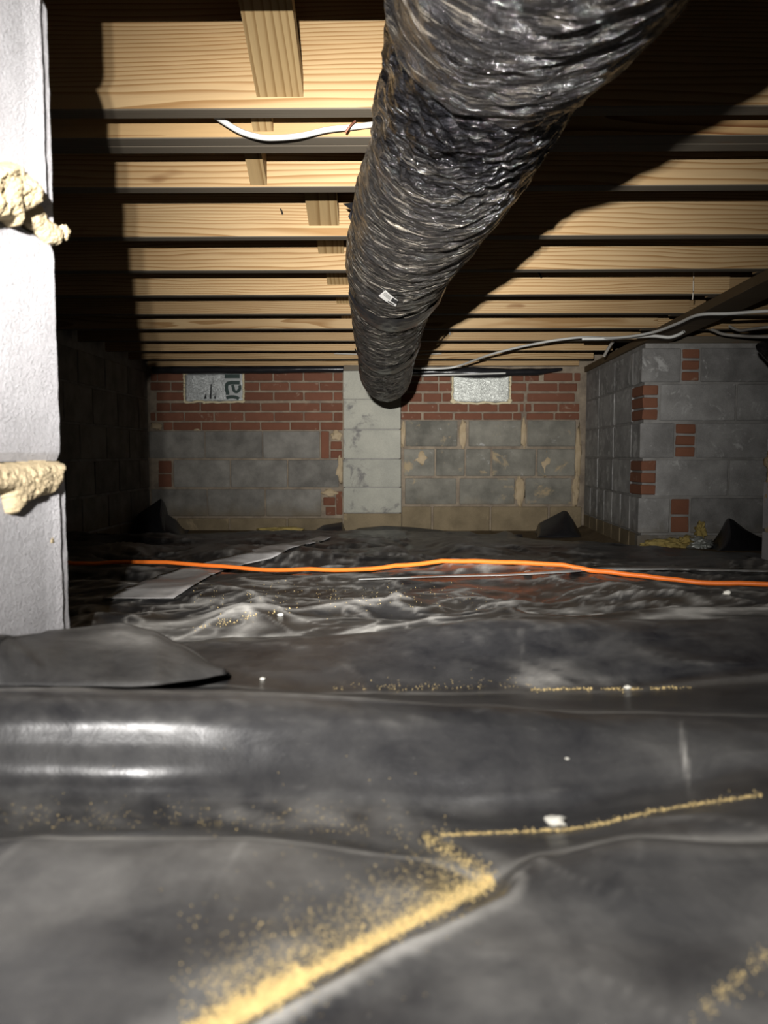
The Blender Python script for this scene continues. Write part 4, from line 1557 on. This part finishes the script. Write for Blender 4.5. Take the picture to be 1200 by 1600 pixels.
# ------------------------------------------------------------------ vent covers of foil-faced foam board
def vent(u0, u1, v0, v1, label, foil, seed):
    a, b = P(u0, v1, YB), P(u1, v0, YB)
    w, h = b.x - a.x, b.z - a.z
    c = Vector(((a.x + b.x) / 2, YB - .012, (a.z + b.z) / 2))
    root = empty('vent_cover', tuple(c))
    tag(root, label, 'vent cover', 'foam boards over the wall vents')
    n1, n2 = 24, 12
    vv = []
    for i in range(n2):
        for j in range(n1):
            x, z = -w / 2 + w * j / (n1 - 1), -h / 2 + h * i / (n2 - 1)
            vv.append((x, -.004 - .004 * noise.noise((x * 22, z * 22, seed)), z))
    fr = grid_faces(n2, n1)
    o = mk('foam_board', vv, fr, foil, root, smooth=True)
    s = o.modifiers.new('thick', 'SOLIDIFY')
    s.thickness = .03
    s.offset = -1
    # bead of spray foam round three sides
    def bead(p, q, nm):
        pts_ = []
        for i in range(15):
            t = i / 14
            pts_.append(Vector((p[0] + (q[0] - p[0]) * t + .006 * noise.noise((t * 9, seed, 1)), -.008 + .004 * noise.noise((t * 7, seed, 2)), p[1] + (q[1] - p[1]) * t + .009 * noise.noise((t * 6, seed, 3)))))
        tube('foam_bead', pts_, lambda t: .008 + .004 * noise.noise((t * 14, seed, 5)), M_FOAM, root, 8, 1, 4)
    bead((-w / 2, h / 2), (-w / 2, -h / 2), 'l')
    bead((-w / 2, -h / 2), (w / 2, -h / 2), 'b')
    bead((w / 2, -h / 2), (w / 2, h / 2), 'r')
    return root, c


vl, vc = vent(289.5, 381, 583, 628.5, 'dull foil vent cover with torn facing and dark green lettering, left of the pilaster', M_FOILD, 3)
vr, _c = vent(706.5, 797, 578, 630, 'bright silver foil vent cover right of the duct end, plain', M_FOIL, 8)
for (x, z, s) in ((707, 627, .022), (796, 626, .018), (710, 586, .012)):
    p = P(x, z, YB)
    lump('foam_blob', Vector((p.x, YB - .02, p.z)) - vr.location, (s, .015, s * .8), M_FOAM, vr, x, 2)
for (x, z, s) in ((292, 584, .012), (320, 630, .010), (325, 629, .008), (378, 628, .010)):
    p = P(x, z, YB)
    lump('foam_blob', Vector((p.x, YB - .02, p.z)) - vl.location, (s, .012, s * .8), M_FOAM, vl, x, 2)
# white corner of facer where the letters are printed, then the letters (they read upwards) and the dark tears


def flatpoly(name, pts, mat, lift, parent):
    """outline in the crop of the vent (9.23 x), on the board's face"""
    vs = []
    for x, y in pts:
        p = P(270 + x / 9.2308, 560 + y / 9.2333, YB)
        vs.append(Vector((p.x, YB - .012 - lift, p.z)) - parent.location)
    n = len(vs)
    return mk(name, vs + [v + Vector((0, .0015, 0)) for v in vs], [tuple(range(n)), tuple(reversed(range(n, 2 * n)))] + [(i, (i + 1) % n, (i + 1) % n + n, i + n) for i in range(n)], mat, parent)


M_PAPER = mat_plain('pale_facer', (0.42, 0.44, 0.43), .6, var=.08)
pp = flatpoly('pale_facer', [(755, 228), (992, 228), (1000, 590), (775, 590), (790, 520), (765, 440)], M_PAPER, .0095, vl)


def stroke(pts, w):
    """outline of a bent bar given its middle line"""
    L_, R_ = [], []
    for i, p in enumerate(pts):
        a, b = pts[max(i - 1, 0)], pts[min(i + 1, len(pts) - 1)]
        dx, dy = b[0] - a[0], b[1] - a[1]
        l_ = math.hypot(dx, dy)
        L_.append((p[0] - dy / l_ * w / 2, p[1] + dx / l_ * w / 2))
        R_.append((p[0] + dy / l_ * w / 2, p[1] - dx / l_ * w / 2))
    return L_ + R_[::-1]


def letter_strip(name, pts, w, parent):
    vs, fs = [], []
    o_ = stroke(pts, w)
    n = len(pts)
    for x, y in o_:
        p = P(270 + x / 9.2308, 560 + y / 9.2333, YB)
        vs.append(Vector((p.x, YB - .012 - .0115, p.z)) - parent.location)
    for i in range(n - 1):
        fs.append((i, i + 1, 2 * n - 2 - i, 2 * n - 1 - i))
    return mk(name, vs, fs, M_GREEN, parent)


ltr = letter_strip('printed_lettering', [(758, 262), (976, 262)], 60, vl)
ltr['label'] = 'dark green letters reading upwards'


def arc(cx, cy, rx_, ry_, a0_, a1_, n=14):
    return [(cx + rx_ * math.cos(math.radians(a0_ + (a1_ - a0_) * i / (n - 1))), cy + ry_ * math.sin(math.radians(a0_ + (a1_ - a0_) * i / (n - 1)))) for i in range(n)]


letter_strip('printed_lettering', [(976, 356), (860, 354), (815, 362)] + arc(815, 420, 32, 58, -90, -180, 8) + [(786, 460), (800, 500), (800, 530)], 52, vl)
letter_strip('printed_lettering', [(870, 385), (882, 430)] + arc(925, 430, 42, 58, 180, 60, 8) + arc(930, 425, 48, 50, 50, -40, 8), 44, vl)
letter_strip('printed_lettering', [(782, 575), (830, 560), (880, 558), (930, 568), (965, 588)], 48, vl)
for pts_ in ([(556, 375), (572, 375), (568, 588), (540, 588)], [(490, 500), (498, 585), (455, 588)], [(620, 515), (632, 588), (606, 585)]):
    flatpoly('facing_tear', pts_, M_BLACK, .0105, vl)

# ------------------------------------------------------------------ right pier
YF = 2.70                     # its far edge is what shows at the right edge of the view
px_ = P(1187, 860, YF)
pier = empty('block_pier', (px_.x + .2, YF - .2, 0.1))
tag(pier, 'pale block pier with tan mortar at the right edge, carrying the dark plate', 'pier')
zt_ = WALL_TOP
for v0, v1, u in [(830, 905, 1186.5), (752, 826, 1190), (684, 748, 1195.5), (616, 680, 1199), (548, 612, 1200), (480, 544, 1200), (440, 476, 1200)]:
    a, b = P(u, v1, YF), P(u, v0, YF)
    z1 = min(b.z, zt_ - .004)
    if z1 - a.z < .03:
        continue
    box(cb_, Vector((a.x + .2, YF - .2, (a.z + z1) / 2)) - pier.location, (.397, .397, z1 - a.z), M_JAMB, pier, .004, .0015)
box('mortar_core', Vector((px_.x + .225, YF - .2, (zt_ + .0) / 2 + .1)) - pier.location, (.38, .375, zt_ - .21), M_MORTT, pier, .002, .001)
for i, (u, v, ru, rv) in enumerate([(1198, 725, 5, 38), (1192, 722, 2.5, 9), (1197, 762, 6, 24), (1193, 822, 5, 10), (1193, 780, 3, 22)]):
    c = P(u, v, YF)
    s = YF / FPX
    lump('mortar_lump', Vector((c.x + .004, YF - .03, c.z)) - pier.location, (ru * s, .03, rv * s), M_MORTD, pier, i + 20, 3, .4)

# ------------------------------------------------------------------ debris
GI = 'insulation scraps at the foot of the right wall'
for i, (u, v, d, sx, sz, lb) in enumerate([(1046, 852, 4.0, .085, .028, 'yellow-brown insulation scrap at the foot of the right wall, widest of the heap'),
                                           (1072, 848, 4.02, .05, .035, 'mossy brown insulation tuft right of the widest scrap by the right wall'),
                                           (1018, 850, 4.04, .05, .022, 'low tan scrap by the block corner at right'),
                                           (1094, 828, 4.05, .022, .035, 'yellow tuft stuck on the right wall above the foil scrap')]):
    p = P(u, v, d)
    if i < 3:
        p.z = drop(p.x, p.y) + sz * .6
    tag(lump('insulation_scrap', p, (sx, .045, sz), M_INSUL, None, i + 3, 4, .8), lb, 'insulation', GI)
p = P(432, 831, 5.3)
tag(lump('insulation_scrap', Vector((p.x, 5.42, p.z)), (.16, .05, .022), M_INSUL, None, 31, 4, .5), 'yellow foam strip lying at the foot of the back wall left of the pilaster', 'insulation')
p = P(1097, 845, 3.92)
tag(lump('foil_scrap', Vector((p.x, p.y, drop(p.x, p.y) + .025)), (.05, .04, .03), M_FOIL, None, 12, 4, 1.0), 'crumpled shiny foil scrap beside the black corner at right', 'foil scrap')

# ------------------------------------------------------------------ sawdust and crumbs
OCT = [(1, 0, 0), (-1, 0, 0), (0, 1, 0), (0, -1, 0), (0, 0, 1), (0, 0, -1)]
OCF = [(0, 2, 4), (2, 1, 4), (1, 3, 4), (3, 0, 4), (2, 0, 5), (1, 2, 5), (3, 1, 5), (0, 3, 5)]


def sawdust(name, line, n, wl_, wr_, size, label, which=(0,), along=None):
    """grains scattered round a line; wl_/wr_ spread on either side in photograph units"""
    lens = [math.hypot(c - a, d - b) for (a, b), (c, d) in zip(line, line[1:])]
    tot = sum(lens)
    verts_, faces_ = [], []
    for _ in range(n):
        q = random.random() * tot
        for (a, b), L_ in zip(zip(line, line[1:]), lens):
            if q <= L_:
                break
            q -= L_
        t = q / L_
        u, v = a[0] + (b[0] - a[0]) * t, a[1] + (b[1] - a[1]) * t
        nx, ny = -(b[1] - a[1]) / L_, (b[0] - a[0]) / L_
        g = abs(random.gauss(0, 1)) if random.random() < .86 else random.expovariate(.6)
        if n < 1000 and noise.noise((u * .05, v * .05, n)) < random.random() * .7 - .5:
            continue
        w = -abs(wl_) if random.random() < abs(wl_) / (abs(wl_) + wr_) else wr_
        u += nx * g * w
        v += ny * g * w
        h_ = hit(u, v, which)
        if h_ is None:
            continue
        p = h_[0]
        s = random.uniform(.5, 1.3) * size * (p.y / .35 if p.y < .35 else 1)
        R = Matrix.Rotation(random.random() * 6, 3, Vector((random.random(), random.random(), random.random() + .1)).normalized())
        k0 = len(verts_)
        for o_ in OCT:
            verts_.append(p + Vector((0, 0, s * random.uniform(.2, 1.2))) + R @ Vector((o_[0] * s * random.uniform(.7, 1.5), o_[1] * s * random.uniform(.7, 1.2), o_[2] * s * .6)))
        faces_ += [tuple(k0 + i for i in f) for f in OCF]
    o = mk(name, verts_, faces_, M_DUST)
    o['kind'] = 'stuff'
    o['label'] = label
    o['category'] = 'sawdust'
    return o


sawdust('sawdust', [(300, 1632), (350, 1602), (480, 1530)], 5200, 13, 6, .00055, 'thick yellow line of sawdust in the crease at the bottom edge of the picture')
sawdust('sawdust', [(480, 1530), (620, 1456), (700, 1415), (772, 1378)], 4200, 9, 4, .0005, 'narrowing upper half of the yellow crease line, up to its bend')
sawdust('sawdust', [(330, 1570), (480, 1500), (600, 1435), (740, 1376)], 3000, 34, 14, .00032, 'loose yellow sawdust scattered beside the thick crease line')
sawdust('sawdust', [(775, 1376), (745, 1355), (700, 1330), (660, 1306)], 420, 6, 8, .00045, 'short trail of sawdust leading up from the crease tip')
sawdust('sawdust', [(690, 1306), (780, 1302), (890, 1297), (950, 1286), (1020, 1268), (1110, 1254), (1190, 1243)], 1000, 1.5, 1.0, .00042, 'thin yellow line of sawdust along the fold at right')
sawdust('sawdust', [(0, 1285), (200, 1282), (420, 1288), (640, 1300)], 420, 16, 6, .0003, 'sparse sawdust specks at the foot of the glossy fold')
sawdust('sawdust', [(1080, 1600), (1130, 1550), (1190, 1500), (1230, 1470)], 330, 8, 8, .00045, 'specks of sawdust at the bottom right corner')
sawdust('sawdust', [(830, 1078), (850, 1078), (900, 1077), (930, 1077), (1000, 1077), (1080, 1074)], 420, 1.0, .8, .00055, 'thin tan line of sawdust behind the glossy fold')
sawdust('sawdust', [(520, 1076), (640, 1078), (760, 1072), (830, 1072)], 220, 6, 2, .0004, 'faint tan specks left of the thin tan sawdust line')
sawdust('sawdust', [(300, 935), (420, 925), (520, 935), (640, 930), (760, 920)], 320, 12, 12, .0006, 'scattered sawdust specks on the far wrinkled sheet', (1,))
sawdust('sawdust', [(300, 985), (370, 968), (460, 950)], 160, 3, 3, .0007, 'sawdust specks in the furrow behind the pointed flap', (1, 0))

GC = 'pale crumbs on the plastic sheets'
for u, v, s, lb in [(980, 1076, .0028, 'round white crumb on the sawdust line behind the glossy fold'), (410, 1062, .0018, 'pale yellow crumb just right of the pointed flap tip'), (868, 1287, .0045, 'whitish plastic scrap on the right sawdust line'),
                    (886, 1186, .0009, 'tiny white crumb on the middle of the big glossy fold'), (1136, 928, .005, 'white crumb on the far sheet near the right edge'), (825, 897, .007, 'tan crumb cluster beside the orange cord'),
                    (438, 962, .003, 'pale crumb on the wrinkles behind the pointed flap')]:
    h_ = hit(u, v)
    if h_:
        tag(lump('pale_crumb', h_[0] + Vector((0, 0, s * .4)), (s * 1.3, s, s * .7), M_CRUMB, None, int(u), 2, .5), lb, 'crumb', GC)
